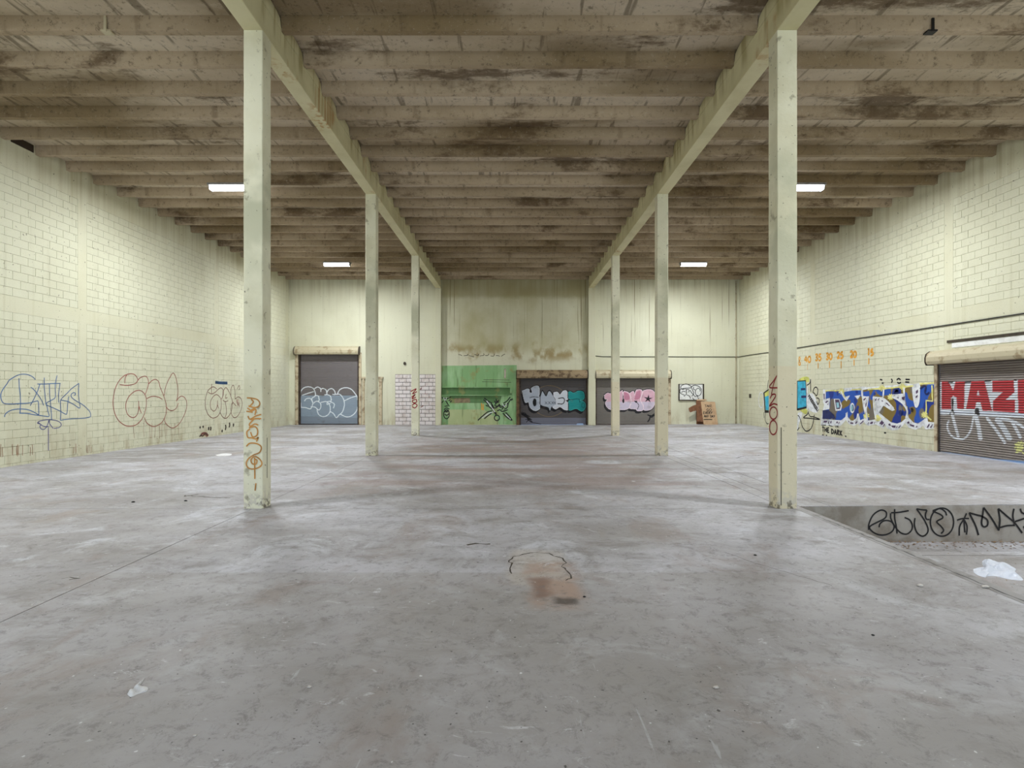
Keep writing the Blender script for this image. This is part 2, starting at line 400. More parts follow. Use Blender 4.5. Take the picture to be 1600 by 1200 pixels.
# ------------------------------------------------------------------ paint strokes
def smooth(pts, n=6):
    if len(pts) < 3: return [tuple(map(float, p)) for p in pts]
    P = [np.array(p, float) for p in pts]; P = [2*P[0]-P[1]]+P+[2*P[-1]-P[-2]]; out = []
    for i in range(1, len(P)-2):
        for k in range(n):
            t = k/n
            out.append(tuple(0.5*((2*P[i])+(-P[i-1]+P[i+1])*t+(2*P[i-1]-5*P[i]+4*P[i+1]-P[i+2])*t*t+(-P[i-1]+3*P[i]-3*P[i+1]+P[i+2])*t**3)))
    out.append(tuple(P[-2])); return out
def ell(cx, cy, rx, ry, n=20, a0=0, a1=360):
    return [(cx+rx*math.cos(math.radians(a0+(a1-a0)*i/n)), cy+ry*math.sin(math.radians(a0+(a1-a0)*i/n))) for i in range(n+1)]
# planes: photo position on the wall -> metres along / above
def pl_right(x, y): Y = F*XR/(x-801); return (Y, HC-(y-612)*Y/F)
def pl_left(x, y): Y = F*XL/(x-801); return (Y, HC-(y-612)*Y/F)
def pl_front(Y0): return lambda x, y: ((x-801)*Y0/F, HC-(y-612)*Y0/F)
def pl_side(X0): return lambda x, y: (F*X0/(x-801), HC-(y-612)*(F*X0/(x-801))/F)
class Paint:
    """flat sprayed paint on a wall; a = axis of the plane's normal, face = its coordinate, out = +-1 towards the room"""
    def __init__(s, proj, ox, oy, sc, axis, face, out):
        s.proj, s.ox, s.oy, s.sc, s.axis, s.face, s.out = proj, ox, oy, sc, axis, face, out
        s.mb = MB(); s.mats = []; s.layer = 0
    def to(s, p): return s.proj(s.ox+p[0]/s.sc, s.oy+p[1]/s.sc)
    def P3(s, p, lift):
        d = s.face+s.out*lift
        return (d, p[0], p[1]) if s.axis == 'x' else (p[0], d, p[1])
    def mi(s, k):
        if k not in s.mats: s.mats.append(k)
        return s.mats.index(k)
    def stroke(s, pts, w, k, sm=True, lift=None):
        s.layer += 1; lift = lift or 0.003+0.00012*s.layer
        q = [s.to(p) for p in (smooth(pts) if sm else pts)]
        q = [q[0]]+[b for a, b in zip(q, q[1:]) if math.dist(a, b) > 1e-4]
        if len(q) < 2: return
        n = len(s.mb.v); mi = s.mi(k)
        for i in range(len(q)):
            a = q[max(0, i-1)]; b = q[min(len(q)-1, i+1)]
            dx, dy = b[0]-a[0], b[1]-a[1]; l = math.hypot(dx, dy) or 1e-6
            nx, ny = -dy/l*w/2, dx/l*w/2
            s.mb.v.append(s.P3((q[i][0]+nx, q[i][1]+ny), lift)); s.mb.v.append(s.P3((q[i][0]-nx, q[i][1]-ny), lift))
        for i in range(len(q)-1):
            s.mb.f.append((n+2*i, n+2*i+1, n+2*i+3, n+2*i+2)); s.mb.m.append(mi); s.mb.sm.append(False)
    def strokes(s, L, w, k, sm=True):
        for p in L: s.stroke(p, w, k, sm)
    def fill(s, pts, k, sm=False):
        s.layer += 1; lift = 0.003+0.0002*s.layer
        q = [s.to(p) for p in (smooth(list(pts)+[pts[0]], 4)[:-1] if sm else pts)]
        tr = tessellate_polygon([[Vector((a, b, 0)) for a, b in q]]); n = len(s.mb.v); mi = s.mi(k)
        s.mb.v += [s.P3(p, lift) for p in q]
        for t in tr: s.mb.f.append(tuple(n+i for i in t)); s.mb.m.append(mi); s.mb.sm.append(False)
    def done(s, name, parent, label=None):
        me = bpy.data.meshes.new(name); org = OFF[parent]
        me.from_pydata([tuple(Vector(v)-org) for v in s.mb.v], [], s.mb.f)
        for k in s.mats: me.materials.append(M[k])
        me.polygons.foreach_set('material_index', s.mb.m); me.update()
        o = link(name, me, parent)
        if label: o['label'] = label
        return o
GL = {'0': [[(.5,0),(.1,.25),(.1,.75),(.5,1),(.9,.75),(.9,.25),(.5,0)]], '1': [[(.3,.15),(.55,0),(.5,1)]],
      '2': [[(.05,.25),(.4,0),(.85,.2),(.6,.6),(.05,1)], [(.05,1),(.95,.95)]], '3': [[(.1,.1),(.6,0),(.85,.22),(.4,.48),(.9,.7),(.6,1),(.05,.92)]],
      '4': [[(.6,0),(.05,.6),(.95,.6)], [(.75,.2),(.7,1)]], '5': [[(.9,0),(.25,.02)], [(.25,.02),(.15,.45),(.6,.4),(.9,.7),(.5,1),(.05,.92)]],
      'T': [[(0,0),(1,.05)], [(.5,0),(.5,1)]], 'H': [[(.05,0),(.1,1)], [(.9,0),(.9,1)], [(.1,.5),(.9,.5)]],
      'E': [[(.9,0),(.1,.05)], [(.1,.05),(.1,1)], [(.1,1),(.95,.95)], [(.1,.5),(.8,.48)]], 'D': [[(.1,0),(.1,1)], [(.1,0),(.9,.3),(.9,.7),(.1,1)]],
      'A': [[(0,1),(.5,0)], [(.5,0),(1,1)], [(.2,.6),(.8,.6)]], 'R': [[(.1,1),(.1,0)], [(.1,0),(.9,.2),(.15,.5)], [(.15,.5),(1,1)]],
      'K': [[(.1,0),(.1,1)], [(.9,0),(.12,.55)], [(.12,.5),(1,1)]], 'N': [[(.05,1),(.05,0)], [(.05,0),(.9,1)], [(.9,1),(.95,0)]],
      'Y': [[(0,0),(.5,.5)], [(1,0),(.4,1)]], 'C': [[(.95,.1),(.4,0),(.05,.5),(.4,1),(.95,.9)]], '.': [[(.4,.9),(.5,1)]],
      'G': [[(.9,.1),(.4,0),(.05,.5),(.4,1),(.95,.85),(.95,.55)], [(.95,.55),(.5,.55)]], 'O': [[(.5,0),(.1,.25),(.1,.75),(.5,1),(.9,.75),(.9,.25),(.5,0)]],
      'V': [[(0,0),(.5,1)], [(.5,1),(1,0)]], 'U': [[(.05,0),(.1,.8),(.5,1),(.9,.8),(.95,0)]], 'M': [[(.05,1),(.1,0)], [(.1,0),(.5,.6)], [(.5,.6),(.9,0)], [(.9,0),(.95,1)]],
      'P': [[(.1,1),(.1,0)], [(.1,0),(.9,.25),(.1,.55)]], 'I': [[(.5,0),(.5,1)]],
      '&': [[(.9,1),(.2,.3),(.45,0),(.7,.25),(.1,.7),(.4,1),(.9,.6)]]}
def write(p, text, x, y, w, h, sw, k, gap=0.25, slope=0.0):
    for i, ch in enumerate(text):
        if ch == ' ': continue
        x0 = x+i*w*(1+gap)
        for st in GL[ch]:
            p.stroke([(x0+a*w, y+b*h+slope*(x0+a*w-x)) for a, b in st], sw, k)

# ------------------------------------------------------------------ floor
floor = link('floor', MB().box(XL, PITX, YF, YB+0.4, -0.35, -0.012).box(PITX, XR+0.3, PITY+0.05, YB+0.4, -0.9, -0.012).mesh('floor', M['joint']))
tag(floor, kind='structure')
J = 0.006
def slab(x0, x1, y0, y1, mat='floor'):
    mb = MB(); x0 += J; x1 -= J; y0 += J; y1 -= J
    v = [(x0,y0),(x1,y0),(x1,y1),(x0,y1)]
    mb.v = [(x, y, -0.02) for x, y in v]+[(x, y, fz(x)) for x, y in v]
    mb.f = [(0,3,2,1),(4,5,6,7),(0,1,5,4),(1,2,6,5),(2,3,7,6),(3,0,4,7)]; mb.m = [0]*6; mb.sm = [False]*6
    return mb.build('floor_slab', M[mat], floor)
ys = [YF, 1.4, 8.05, 14.72, 21.4, YB+0.3]
for i in range(5):
    if i < 4 or True:
        slab(XL, -4.0, ys[i], ys[i+1])
        slab(-4.0, 4.34 if i < 2 else 4.22, ys[i] if i != 2 else 8.05, ys[i+1])
for a, b in ((8.23, 14.72), (14.72, 21.4), (21.4, YB+0.3)):
    slab(4.22 if a > 8.5 else 4.5, 5.0, a, b); slab(5.0, XR+0.25, a, b)
slab(4.22, 4.5, 8.05, 14.72)
MB().box(4.34, PITX, YF, 8.05, -0.35, 0.0).build('floor_curb', M['curb'], floor)['label'] = 'rough darker concrete curb along the sunken bay'
pitf = MB().box(PITX, XR, YF, 7.55-J, PITZ-0.1, PITZ).build('pit_slab', M['pit'], floor)
MB().box(PITX, XR, 7.55+J, PITY, PITZ-0.1, PITZ+0.002).build('pit_slab', M['pit'], floor)
rz = MB()
n = 40
for i in range(n):      # riser with a slightly ragged arris
    xa = PITX+(XR-PITX)*i/n; xb = PITX+(XR-PITX)*(i+1)/n
    rz.box(xa, xb, PITY, PITY+0.12, PITZ-0.05, fz(xa)-0.001-R.random()*0.012, skip=('-x', '+x'))
riser = rz.build('retaining_wall', M['riser'], floor)
riser['label'] = 'low stained concrete face of the sunken bay with black tag'
# cracks and marks on the floor
def floor_crack(pts, w=0.012, k='ink', z=0.0006):
    mb = MB(); q = []
    for i in range(len(pts)-1):
        a, b = Vector(pts[i]), Vector(pts[i+1]); m_ = max(2, int((b-a).length/0.06))
        for j in range(m_):
            p = a.lerp(b, j/m_); q.append((p.x+R.uniform(-.01, .01), p.y+R.uniform(-.015, .015)))
    q.append(pts[-1])
    for i, p in enumerate(q):
        a = q[max(0, i-1)]; b = q[min(len(q)-1, i+1)]; dx, dy = b[0]-a[0], b[1]-a[1]; l = math.hypot(dx, dy) or 1
        ww = w*R.uniform(0.3, 1)/2
        zz = fz(p[0])+z
        mb.v += [(p[0]-dy/l*ww, p[1]+dx/l*ww, zz), (p[0]+dy/l*ww, p[1]-dx/l*ww, zz)]
    for i in range(len(q)-1):
        mb.f.append((2*i, 2*i+1, 2*i+3, 2*i+2)); mb.m.append(0); mb.sm.append(False)
    return mb.build('crack', M[k], floor)
def fl(x, y): Y = HC*F/(y-612); return ((x-801)*Y/F, Y)
floor_crack([fl(*p) for p in ((800,896),(796,888),(799,880),(794,876),(803,870),(818,866),(835,863),(857,864),(866,869),(880,872),(884,880),(878,885),(889,894),(893,903),(884,907))], 0.022, 'frame')
floor_crack([fl(*p) for p in ((360,778),(330,777),(290,774),(288,776),(310,772))], 0.035, 'frame')
floor_crack([fl(*p) for p in ((95,905),(110,902),(125,904),(108,906))], 0.02, 'frame')
floor_crack([fl(*p) for p in ((1150,716),(1160,714),(1195,712),(1240,713),(1262,716))], 0.05, 'frame')
floor_crack([fl(*p) for p in ((1247,717),(1262,717))], 0.1, 'frame')
floor_crack([fl(*p) for p in ((1130,862),(1180,880),(1300,915))], 0.01, 'frame')
floor_crack([(4.40, 7.6), (4.41, 6.0), (4.39, 4.8), (4.42, 3.4), (4.4, 2)], 0.02, 'ink')
floor_crack([fl(*p) for p in ((1290,712),(1370,716),(1480,720))], 0.03, 'white')
floor_crack([fl(*p) for p in ((730,852),(742,849),(766,850))], 0.05, 'frame')

# ------------------------------------------------------------------ ceiling: ribbed precast panels
ceiling = link('ceiling', MB().box(XL-0.3, XR+0.3, YF-0.3, YB+0.3, ZD+0.06, ZD+0.2).mesh('ceiling', M['deck']))
tag(ceiling, kind='structure')
bays = [(XL, BL[0]), (BL[1], BR[0]), (BR[1], XR)]
SP = 0.914
def ribY(k): return 13.26+SP*k
for (bx0, bx1) in bays:
    pl = 0.15
    slabm = MB().box(bx0-0.1, bx1+0.1, -2*SP+0.026, 0, ZD, ZD+0.058).mesh('roof_panel', M['slab'])
    rmb = MB().prism([(-0.012, ZD), (0.012, ZR), (0.128, ZR), (0.14, ZD)], bx0+0.002, bx1-0.002, 'x').mesh('rib', M['rib'])
    for k in range(-22, 17, 2):
        y_end = ribY(k)+0.145
        p = link('roof_panel', slabm, ceiling, (0, y_end, 0))
        for kk in (k-1, k):
            if ribY(kk)+0.1 > YB: continue
            r = link('rib', rmb, p, (0, ribY(kk), 0))
# small hangers left on the first ribs
hb = MB(); yb = ribY(-5)-0.02
for xx, mt, zl in (((165-801)*yb/F, 'hood', 0.26), ((1457-801)*yb/F, 'black', 0.22)):
    h = MB().box(xx-0.02, xx+0.02, yb-0.02, yb, ZR-0.04, ZR-0.04+zl).box(xx-0.08, xx+0.08, yb-0.01, yb+0.1, ZR-0.03, ZR-0.005)
    o = h.build('hanger_strap', M[mt], ceiling)
    o['label'] = 'small steel strap on a concrete roof rib'

# ------------------------------------------------------------------ walls of concrete block
BH, BLN, RC = 0.2032, 0.4064, 0.009
_bcache = {}
def block_mesh(side, ln, gapy):
    key = (side, round(ln, 3), gapy)
    if key not in _bcache:
        mb = MB(); g = 0.0035; gy = 0.0035 if gapy else 0.0006
        x0, x1 = (0, RC) if side < 0 else (-RC, 0)
        # face towards the room has a small chamfer so the joints read soft
        c = 0.0025
        Y0, Y1, Z0, Z1 = gy, ln-gy, g, BH-g
        xi, xo = (x0, x1) if side < 0 else (x1, x0)
        mb.v = [(xi,Y0,Z0),(xi,Y1,Z0),(xi,Y1,Z1),(xi,Y0,Z1),(xo,Y0+c,Z0+c),(xo,Y1-c,Z0+c),(xo,Y1-c,Z1-c),(xo,Y0+c,Z1-c)]
        mb.f = [(4,5,6,7),(0,1,5,4),(1,2,6,5),(2,3,7,6),(3,0,4,7)]; mb.m = [0]*5; mb.sm = [False]*5
        me = bpy.data.meshes.new('block'); me.from_pydata(mb.v, [], mb.f); me.materials.append(M['wall'])
        import bmesh
        b = bmesh.new(); b.from_mesh(me); bmesh.ops.recalc_face_normals(b, faces=b.faces)
        # open shell: make sure the big face looks into the room
        b.faces.ensure_lookup_table(); b.normal_update()
        f0 = b.faces[0]
        if f0.normal.x*(-side) < 0:
            for f in b.faces: f.normal_flip()
        b.to_mesh(me); b.free(); _bcache[key] = me
    return _bcache[key]
TIE_Y = [8.05+6.67*i for i in range(-2, 4)]           # centres of cast tie columns
TIE_Z = [(3.72, 4.11), (7.16, ZD)]
def side_wall(side, openings):
    face = XL if side < 0 else XR
    back = face+side*RC
    nm = 'wall_left' if side < 0 else 'wall_right'
    mb = MB()
    def sp(y0, y1, z0, z1): mb.box(min(back, back+side*0.2), max(back, back+side*0.2), y0, y1, z0, z1)
    zb = -0.02 if side < 0 else PITZ-0.1
    if openings:
        (oy0, oy1, oz1) = openings[0]
        sp(YF, oy0, zb, ZD+0.06); sp(oy0, oy1, oz1, ZD+0.06); sp(oy0, oy1, zb, 0.06); sp(oy1, YB+0.2, zb, ZD+0.06)
    else: sp(YF, YB+0.2, zb, ZD+0.06)
    w = mb.build(nm, M['mortar']); tag(w, kind='structure')
    def fy(y0, y1, z0, z1, name):
        a, b = (back, face) if side < 0 else (face, back)
        parts = [(y0, y1, z0, z1)]
        for (oy0, oy1, oz1) in openings:
            q = []
            for (p0, p1, r0, r1) in parts:
                if p1 <= oy0 or p0 >= oy1 or r0 >= oz1: q.append((p0, p1, r0, r1)); continue
                if p0 < oy0: q.append((p0, oy0, r0, r1))
                if p1 > oy1: q.append((oy1, p1, r0, r1))
                if r1 > oz1: q.append((max(p0, oy0), min(p1, oy1), oz1, r1))
            parts = q
        m2 = MB()
        for (p0, p1, r0, r1) in parts: m2.box(a, b, p0, p1, r0, r1)
        return m2.build(name, M['tie'], w)
    for z0, z1 in TIE_Z: fy(YF, YB, z0, z1, 'tie_beam')
    ties = [t for t in TIE_Y if t > YF]
    for t in ties:
        last = zb
        for z0, z1 in ((zb, 3.72), (4.11, 7.16)): fy(t-0.15, t+0.15, z0, z1, 'tie_column')
    # courses of blocks between ties
    segs = []; prev = YF
    for t in ties+[YB+0.15]:
        segs.append((prev, min(t-0.15, YB))); prev = t+0.15
    cells = []
    for z0, z1 in ((zb, 3.72), (4.11, 7.16)):
        nrow = int(round((z1-max(z0, -0.02 if side < 0 else z0))/BH)); k = 0; z = z1
        while z > z0+0.05:
            z -= BH
            for (s0, s1) in segs:
                y = s0-(BLN/2 if k % 2 else 0)
                while y < s1-0.02:
                    a, b = max(y, s0), min(y+BLN, s1); y += BLN
                    if b-a < 0.06: continue
                    pieces = [(a, b)]
                    for (oy0, oy1, oz1) in openings:
                        if z < oz1-0.02:
                            q = []
                            for p0, p1 in pieces:
                                if p1 <= oy0 or p0 >= oy1: q.append((p0, p1)); continue
                                if p0 < oy0: q.append((p0, oy0))
                                if p1 > oy1: q.append((oy1, p1))
                            pieces = q
                    for p0, p1 in pieces:
                        if p1-p0 > 0.05: cells.append((p0, p1-p0, z))
            k += 1
    # blocks the photograph shows largest are single parts, the rest one joined part
    lim = F*abs(face)/800
    vis = [c for c in cells if c[0] > lim-0.3 and HC-(c[2]-HC)*0+0 > -9 and abs(c[2]+0.1-HC)/c[0]*F < 612]
    vis.sort(key=lambda c: c[0]); near = set(vis[:298])
    sv, sf = [], []
    for c in cells:
        y0, ln, z = c
        me = block_mesh(side, ln, R.random() < 0.6)
        dx = 0 if R.random() < 0.8 else -side*0.0*R.random()
        if c in near:
            link('block', me, w, (face-(RC if side > 0 else 0)*0, y0, z)) if False else link('block', me, w, (back if side < 0 else back, y0, z))
        else:
            nn = len(sv)
            for v in me.vertices: sv.append((v.co.x+back, v.co.y+y0, v.co.z+z))
            for p in me.polygons: sf.append(tuple(nn+i for i in p.vertices))
    me = bpy.data.meshes.new('block_courses'); me.from_pydata(sv, [], sf); me.materials.append(M['wall']); me.update()
    o = link('block_courses', me, w); o['kind'] = 'stuff'
    return w
wl = side_wall(-1, [])
DY0, DY1, DZ = 11.35, 15.10, 2.66
wr = side_wall(1, [(DY0, DY1, DZ)])

# back wall with its three shutter openings
D1 = (-11.60, -8.32, 3.86); D3 = (0.36, 4.07, 2.62); D4 = (4.47, 8.42, 2.62)
mb = MB()
def bw(x0, x1, z0, z1): mb.box(x0, x1, YB, YB+0.25, z0, z1)
edges = [XL-0.2, D1[0], D1[1], D3[0], D3[1], D4[0], D4[1], XR+0.2]
bw(edges[0], edges[1], -0.02, ZD+.06); bw(edges[1], edges[2], D1[2], ZD+.06); bw(edges[2], edges[3], -0.02, ZD+.06)
bw(edges[3], edges[4], D3[2], ZD+.06); bw(edges[4], edges[5], -0.02, ZD+.06); bw(edges[5], edges[6], D4[2], ZD+.06); bw(edges[6], edges[7], -0.02, ZD+.06)
wb = mb.build('wall_back', M['back']); tag(wb, kind='structure')
for (a, b) in (BL, (4.07, 4.45)):
    o = MB().box(a, b, 28.07, YB+0.001, 0.0, ZS).build('pilaster', M['tie'], wb); bevel(o, 0.01)
# front wall behind the camera with three openings made up for the fill lights
mb = MB()
xs = [XL-0.2, -10.6, -5.4, -2.6, 2.6, 5.4, 10.6, XR+0.2]
for i in range(7):
    if i % 2 == 0: mb.box(xs[i], xs[i+1], YF-0.25, YF, -0.6, ZD+.06)
    else:
        mb.box(xs[i], xs[i+1], YF-0.25, YF, 4.9, ZD+.06); mb.box(xs[i], xs[i+1], YF-0.25, YF, -0.6, 0.05)
wf = mb.build('wall_front', M['tie']); tag(wf, kind='structure')
pav = MB().box(XR+0.22, XR+6, 4, YB+6, -0.3, 0.03).box(XL, XR+0.22, YB+0.41, YB+6, -0.3, -0.005).build('pavement', M['curb']); tag(pav, kind='structure')

# whitewashed block infill between the left columns' line and the pilaster
MB().box(-6.36, -4.17, YB-0.004, YB, 0.0, 2.74).build('infill_bed', simple('infill_mortar', srgb(96, 88, 82)), wb)['label'] = 'grey mortar bed of the walled-up opening'
cb = {}
k = 0; z = 0.0
while z < 2.68:
    x = -6.36-(0.2 if k % 2 else 0)
    while x < -4.2:
        a, b = max(x, -6.36), min(x+0.406, -4.17); x += 0.406
        if b-a < 0.07: continue
        ln = round(b-a, 2)
        if ln not in cb:
            m2 = MB().box(0.014, ln-0.014, -0.02, 0.0, 0.011, 0.2-0.008); cb[ln] = m2.mesh('brick', M['whiteblock'])
        link('brick', cb[ln], wb, (a, YB-0.004+R.uniform(-.002, .0015), z))
    z += 0.2105; k += 1

# ------------------------------------------------------------------ beams
for (a, b), lab in ((BL, 'long yellow-painted concrete beam on the left row of columns'), (BR, 'long yellow-painted concrete beam on the right row of columns')):
    bm_ = MB().box(a, b, YF, 28.07, ZS, ZR)
    bt = empty('concrete_beam', ((a+b)/2, YB, ZS), lab, 'beam', 'long roof beams')
    o = bm_.build('beam_web', M['beam'], bt); bevel(o, 0.012)
    # mortar packed between the rib ends, scalloped along the top
    inner = b if a < 0 else a
    for side_x in (a, b):
        m2 = MB(); sgn = 1 if side_x == b else -1
        for k in range(-22, 16):
            y0, y1 = ribY(k)+0.14, ribY(k+1)-0.012
            prof = [(y0-0.05, ZR-0.001), (y0+0.0, ZR+0.06)]
            for i in range(7):
                t = i/6; prof.append((y0+0.03+(y1-y0-0.06)*t, ZD-0.015-0.05*abs(2*t-1)**3-R.uniform(0, .008)))
            prof += [(y1, ZR+0.06), (y1+0.04, ZR-0.001)]
            t0, t1 = sorted((side_x-sgn*0.06, side_x+sgn*0.004))
            m2.prism(prof, t0, t1, 'x')
        o = m2.build('mortar_packing', M['beam'], bt)
        o['kind'] = 'stuff'
    MB().box(a+0.04, b-0.04, YF, 28.07, ZR, ZD).build('beam_core', M['deck'], bt)
    if True:
        jj = MB().box(a-0.001, b+0.001, 24.3, 24.31, ZS-0.002, ZS+0.3).build('beam_joint', M['frame'], bt)

# ------------------------------------------------------------------ columns
labs = {('L', 0): 'nearest left concrete column with orange lettering down its face', ('L', 1): 'second left concrete column, plain, in front of grey roller shutter',
        ('L', 2): 'farthest left concrete column with small red scrawl, before whitewashed blocks',
        ('R', 0): 'nearest right concrete column with red 4200 on its side', ('R', 1): 'second right concrete column covering end of pink lettering shutter',
        ('R', 2): 'farthest right concrete column standing before the pink lettering'}
cols = {}
for s, (a, b) in (('L', BL), ('R', BR)):
    for i, y in enumerate(COLY):
        if (s, i) == ('R', 0): yy = y
        t = empty('concrete_column', ((a+b)/2, y+CD/2, 0), labs[(s, i)], 'column', 'concrete columns')
        mb = MB(); nseg = 26; H = ZS; pts = []
        # slightly chipped arrises: profile octagon whose chamfer varies with height
        n0 = 0
        for k in range(nseg+1):
            z = H*k/nseg; c = 0.006+0.012*R.random()**3+(0.012 if k == 0 else 0)
            d = 0.0
            ring = [(a+c, y), (b-c, y), (b, y+c), (b, y+CD-c), (b-c, y+CD), (a+c, y+CD), (a, y+CD-c), (a, y+c)]
            mb.v += [(p[0], p[1], z) for p in ring]
        for k in range(nseg):
            for j in range(8):
                q = k*8+j; q2 = k*8+(j+1) % 8
                mb.f.append((q, q2, q2+8, q+8)); mb.m.append(0); mb.sm.append(False)
        mb.f.append(tuple(range(8))); mb.m.append(0); mb.sm.append(False)
        mb.f.append(tuple(nseg*8+j for j in range(8))); mb.m.append(0); mb.sm.append(False)
        sh = mb.build('shaft', M['column'], t)
        cols[(s, i)] = t
# vertical groove strip on the near right column and slot on the near left one
MB().box(4.125, 4.133, 8.044, 8.052, 0.05, 1.25).build('crack', M['frame'], cols[('R', 0)])
MB().box(-3.847, -3.842, 8.19, 8.2, 0.45, 1.08).build('slot', M['frame'], cols[('L', 0)])
MB().box(-3.85, -3.842, 21.5, 21.53, 3.5, 6.7).build('crack', M['frame'], cols[('L', 2)])

# ------------------------------------------------------------------ strip lights
def lamp(x, y, lab, grp='ceiling strip lights'):
    t = empty('strip_light', (x, y, ZR), lab, 'light', grp)
    o = MB().box(x-0.62, x+0.62, y-0.15, y+0.15, ZR-0.06, ZR).build('fixture_body', M['steel'], t)
    prof = [(y-0.10, ZR-0.05), (y-0.10, ZR-0.12), (y-0.06, ZR-0.17), (y+0.06, ZR-0.17), (y+0.10, ZR-0.12), (y+0.10, ZR-0.05)]
    MB().prism(prof, x-0.58, x+0.58, 'x').build('diffuser', M['lamp'], t)
    d = bpy.data.lights.new('strip_light_tube', 'AREA'); d.shape = 'RECTANGLE'; d.size = 1.12; d.size_y = 0.14
    d.energy = LAMP_W; d.color = (0.90, 0.95, 1.0)
    lo = bpy.data.objects.new('tube', d); COL.objects.link(lo); lo.parent = t; lo.location = (0, 0, -0.174)
    for sx in (-1, 1):
        p2 = [(a*1.0, b) for a, b in prof]
        MB().box(x+sx*0.59-0.01, x+sx*0.59+0.01, y-0.105, y+0.105, ZR-0.175, ZR-0.045).build('end_cap', M['steel'], t)
LY = [6.2, 15.4, 24.62]
names = [('left', -8.15), ('right', 8.38)]
txt = {1: {'left': 'lit white strip light beside the nearest left column', 'right': 'lit white strip light beside the nearest right column'},
       2: {'left': 'small lit strip light on ceiling above the grey left shutter', 'right': 'small lit strip light on ceiling right of the second right column'},
       0: {'left': 'strip light overhead in the left bay, nearer than the columns', 'right': 'strip light overhead in the right bay above the sunken dock'}}
for i, y in enumerate(LY):
    for s, x in names:
        yk = ribY(round((y-13.26)/SP))+0.07
        lamp(x, yk, txt[i][s])

# ------------------------------------------------------------------ roller shutters
def inpoly(X, Y, poly):
    r = np.zeros(X.shape, bool); n = len(poly)
    for i in range(n):
        x0, y0 = poly[i]; x1, y1 = poly[(i+1) % n]
        if y0 == y1: continue
        c = ((y0 > Y) != (y1 > Y)) & (X < (x1-x0)*(Y-y0)/(y1-y0)+x0); r ^= c
    return r
class Raster:
    def __init__(s, X, Y, base): s.X, s.Y = X, Y; s.C = np.empty(X.shape+(4,)); s.C[:] = base
    def fill(s, poly, rgb, sm=False, grow=0):
        if sm: poly = smooth(list(poly)+[poly[0]], 5)[:-1]
        m = inpoly(s.X, s.Y, poly); s.C[m] = srgb(*rgb)
        if grow: s.line(list(poly)+[poly[0]], grow, rgb, False)
    def line(s, pts, w, rgb, sm=True):
        if sm: pts = smooth(pts, 5)
        for (x0, y0), (x1, y1) in zip(pts, pts[1:]):
            dx, dy = x1-x0, y1-y0; l = dx*dx+dy*dy or 1e-9
            t = np.clip(((s.X-x0)*dx+(s.Y-y0)*dy)/l, 0, 1)
            m = (s.X-x0-t*dx)**2+(s.Y-y0-t*dy)**2 < (w/2)**2; s.C[m] = srgb(*rgb)
def curtain(parent, u0, u1, zt, zbot, depth, axis, out, pitch, paint, base, du=0.02, dz=0.01, groove=False):
    nu = int((u1-u0)/du)+1; nz = int((zt-0)/dz)+1
    us = np.linspace(u0, u1, nu); T = np.linspace(0, 1, nz)
    U, TT = np.meshgrid(us, T); ZB = np.array([zbot(u) for u in us])[None, :]
    Z = zt-(zt-ZB)*TT
    sn = np.abs(np.sin(math.pi*(zt-Z)/pitch)); prof = sn**0.7*0.022
    D = depth+out*prof
    C = paint(U, Z, base)
    if groove: C[sn < 0.42] = C[sn < 0.42]*0.25+np.array(srgb(70, 62, 58))*0.75   # paint never reached the joints between slats
    V = np.stack([U, D, Z] if axis == 'y' else [D, U, Z], -1).reshape(-1, 3)-np.array(OFF[parent])
    idx = np.arange(nu*nz).reshape(nz, nu)
    Fq = np.stack([idx[:-1, :-1], idx[1:, :-1], idx[1:, 1:], idx[:-1, 1:]], -1).reshape(-1, 4)
    me = bpy.data.meshes.new('slat_curtain'); me.from_pydata(V.tolist(), [], Fq.tolist())
    a = me.color_attributes.new('paint', 'FLOAT_COLOR', 'POINT'); a.data.foreach_set('color', C.reshape(-1).astype(np.float32))
    me.polygons.foreach_set('use_smooth', [True]*len(me.polygons)); me.materials.append(M['curtain']); me.update()
    return link('slat_curtain', me, parent)
HOODP = [(0, .46), (.16, .44), (.27, .36), (.31, .24), (.31, .1), (.27, 0), (0, 0)]

def back_door(n, x0, x1, zt, hz, hx0, hx1, paint, base, jamb, hood, zbot=lambda u: 0.012, hs=1.0):
    t = empty('door_%d' % n, ((x0+x1)/2, YB, 0), kind='structure')
    curtain(t, x0+0.04, x1-0.04, zt+0.1, zbot, YB+0.12, 'y', -1, 0.075, paint, base, 0.022, 0.0125)
    MB().box(x0+0.05, x1-0.05, YB+0.06, YB+0.15, 0.006, 0.05).build('bottom_bar', M['guide'], t) if n != 2 else None
    for a in (x0, x1-0.09):
        MB().box(a, a+0.09, YB+0.02, YB+0.16, 0.0, zt).build('guide_rail', M['guide'], t)
    for a, b in ((x0-0.16, x0), (x1, x1+0.14)):
        if n == 2 and b > 4.0: continue
        if n == 3 and a < 5: continue
        o = MB().box(a, b, YB-0.05, YB+0.05, 0.0, zt+0.05).build('jamb', M[jamb], t); bevel(o, 0.01)
    prof = [(YB-p[0]*hs, hz+p[1]*hs) for p in HOODP]
    h = MB().prism(prof, hx0, hx1, 'x').build('hood', M[hood], t); bevel(h, 0.02, 2)
    for a in (hx0-0.03, hx1):
        MB().prism([(YB-p[0]*hs*1.06, hz-0.03+p[1]*hs*1.06) for p in HOODP], a, a+0.03, 'x').build('end_bracket', M['guide'], h)
    return t
def unproj(Y0, ox, oy, sc):
    return lambda U, Z: (((801+U*F/Y0)-ox)*sc, ((612-(Z-HC)*F/Y0)-oy)*sc)
GREY = srgb(112, 106, 106)
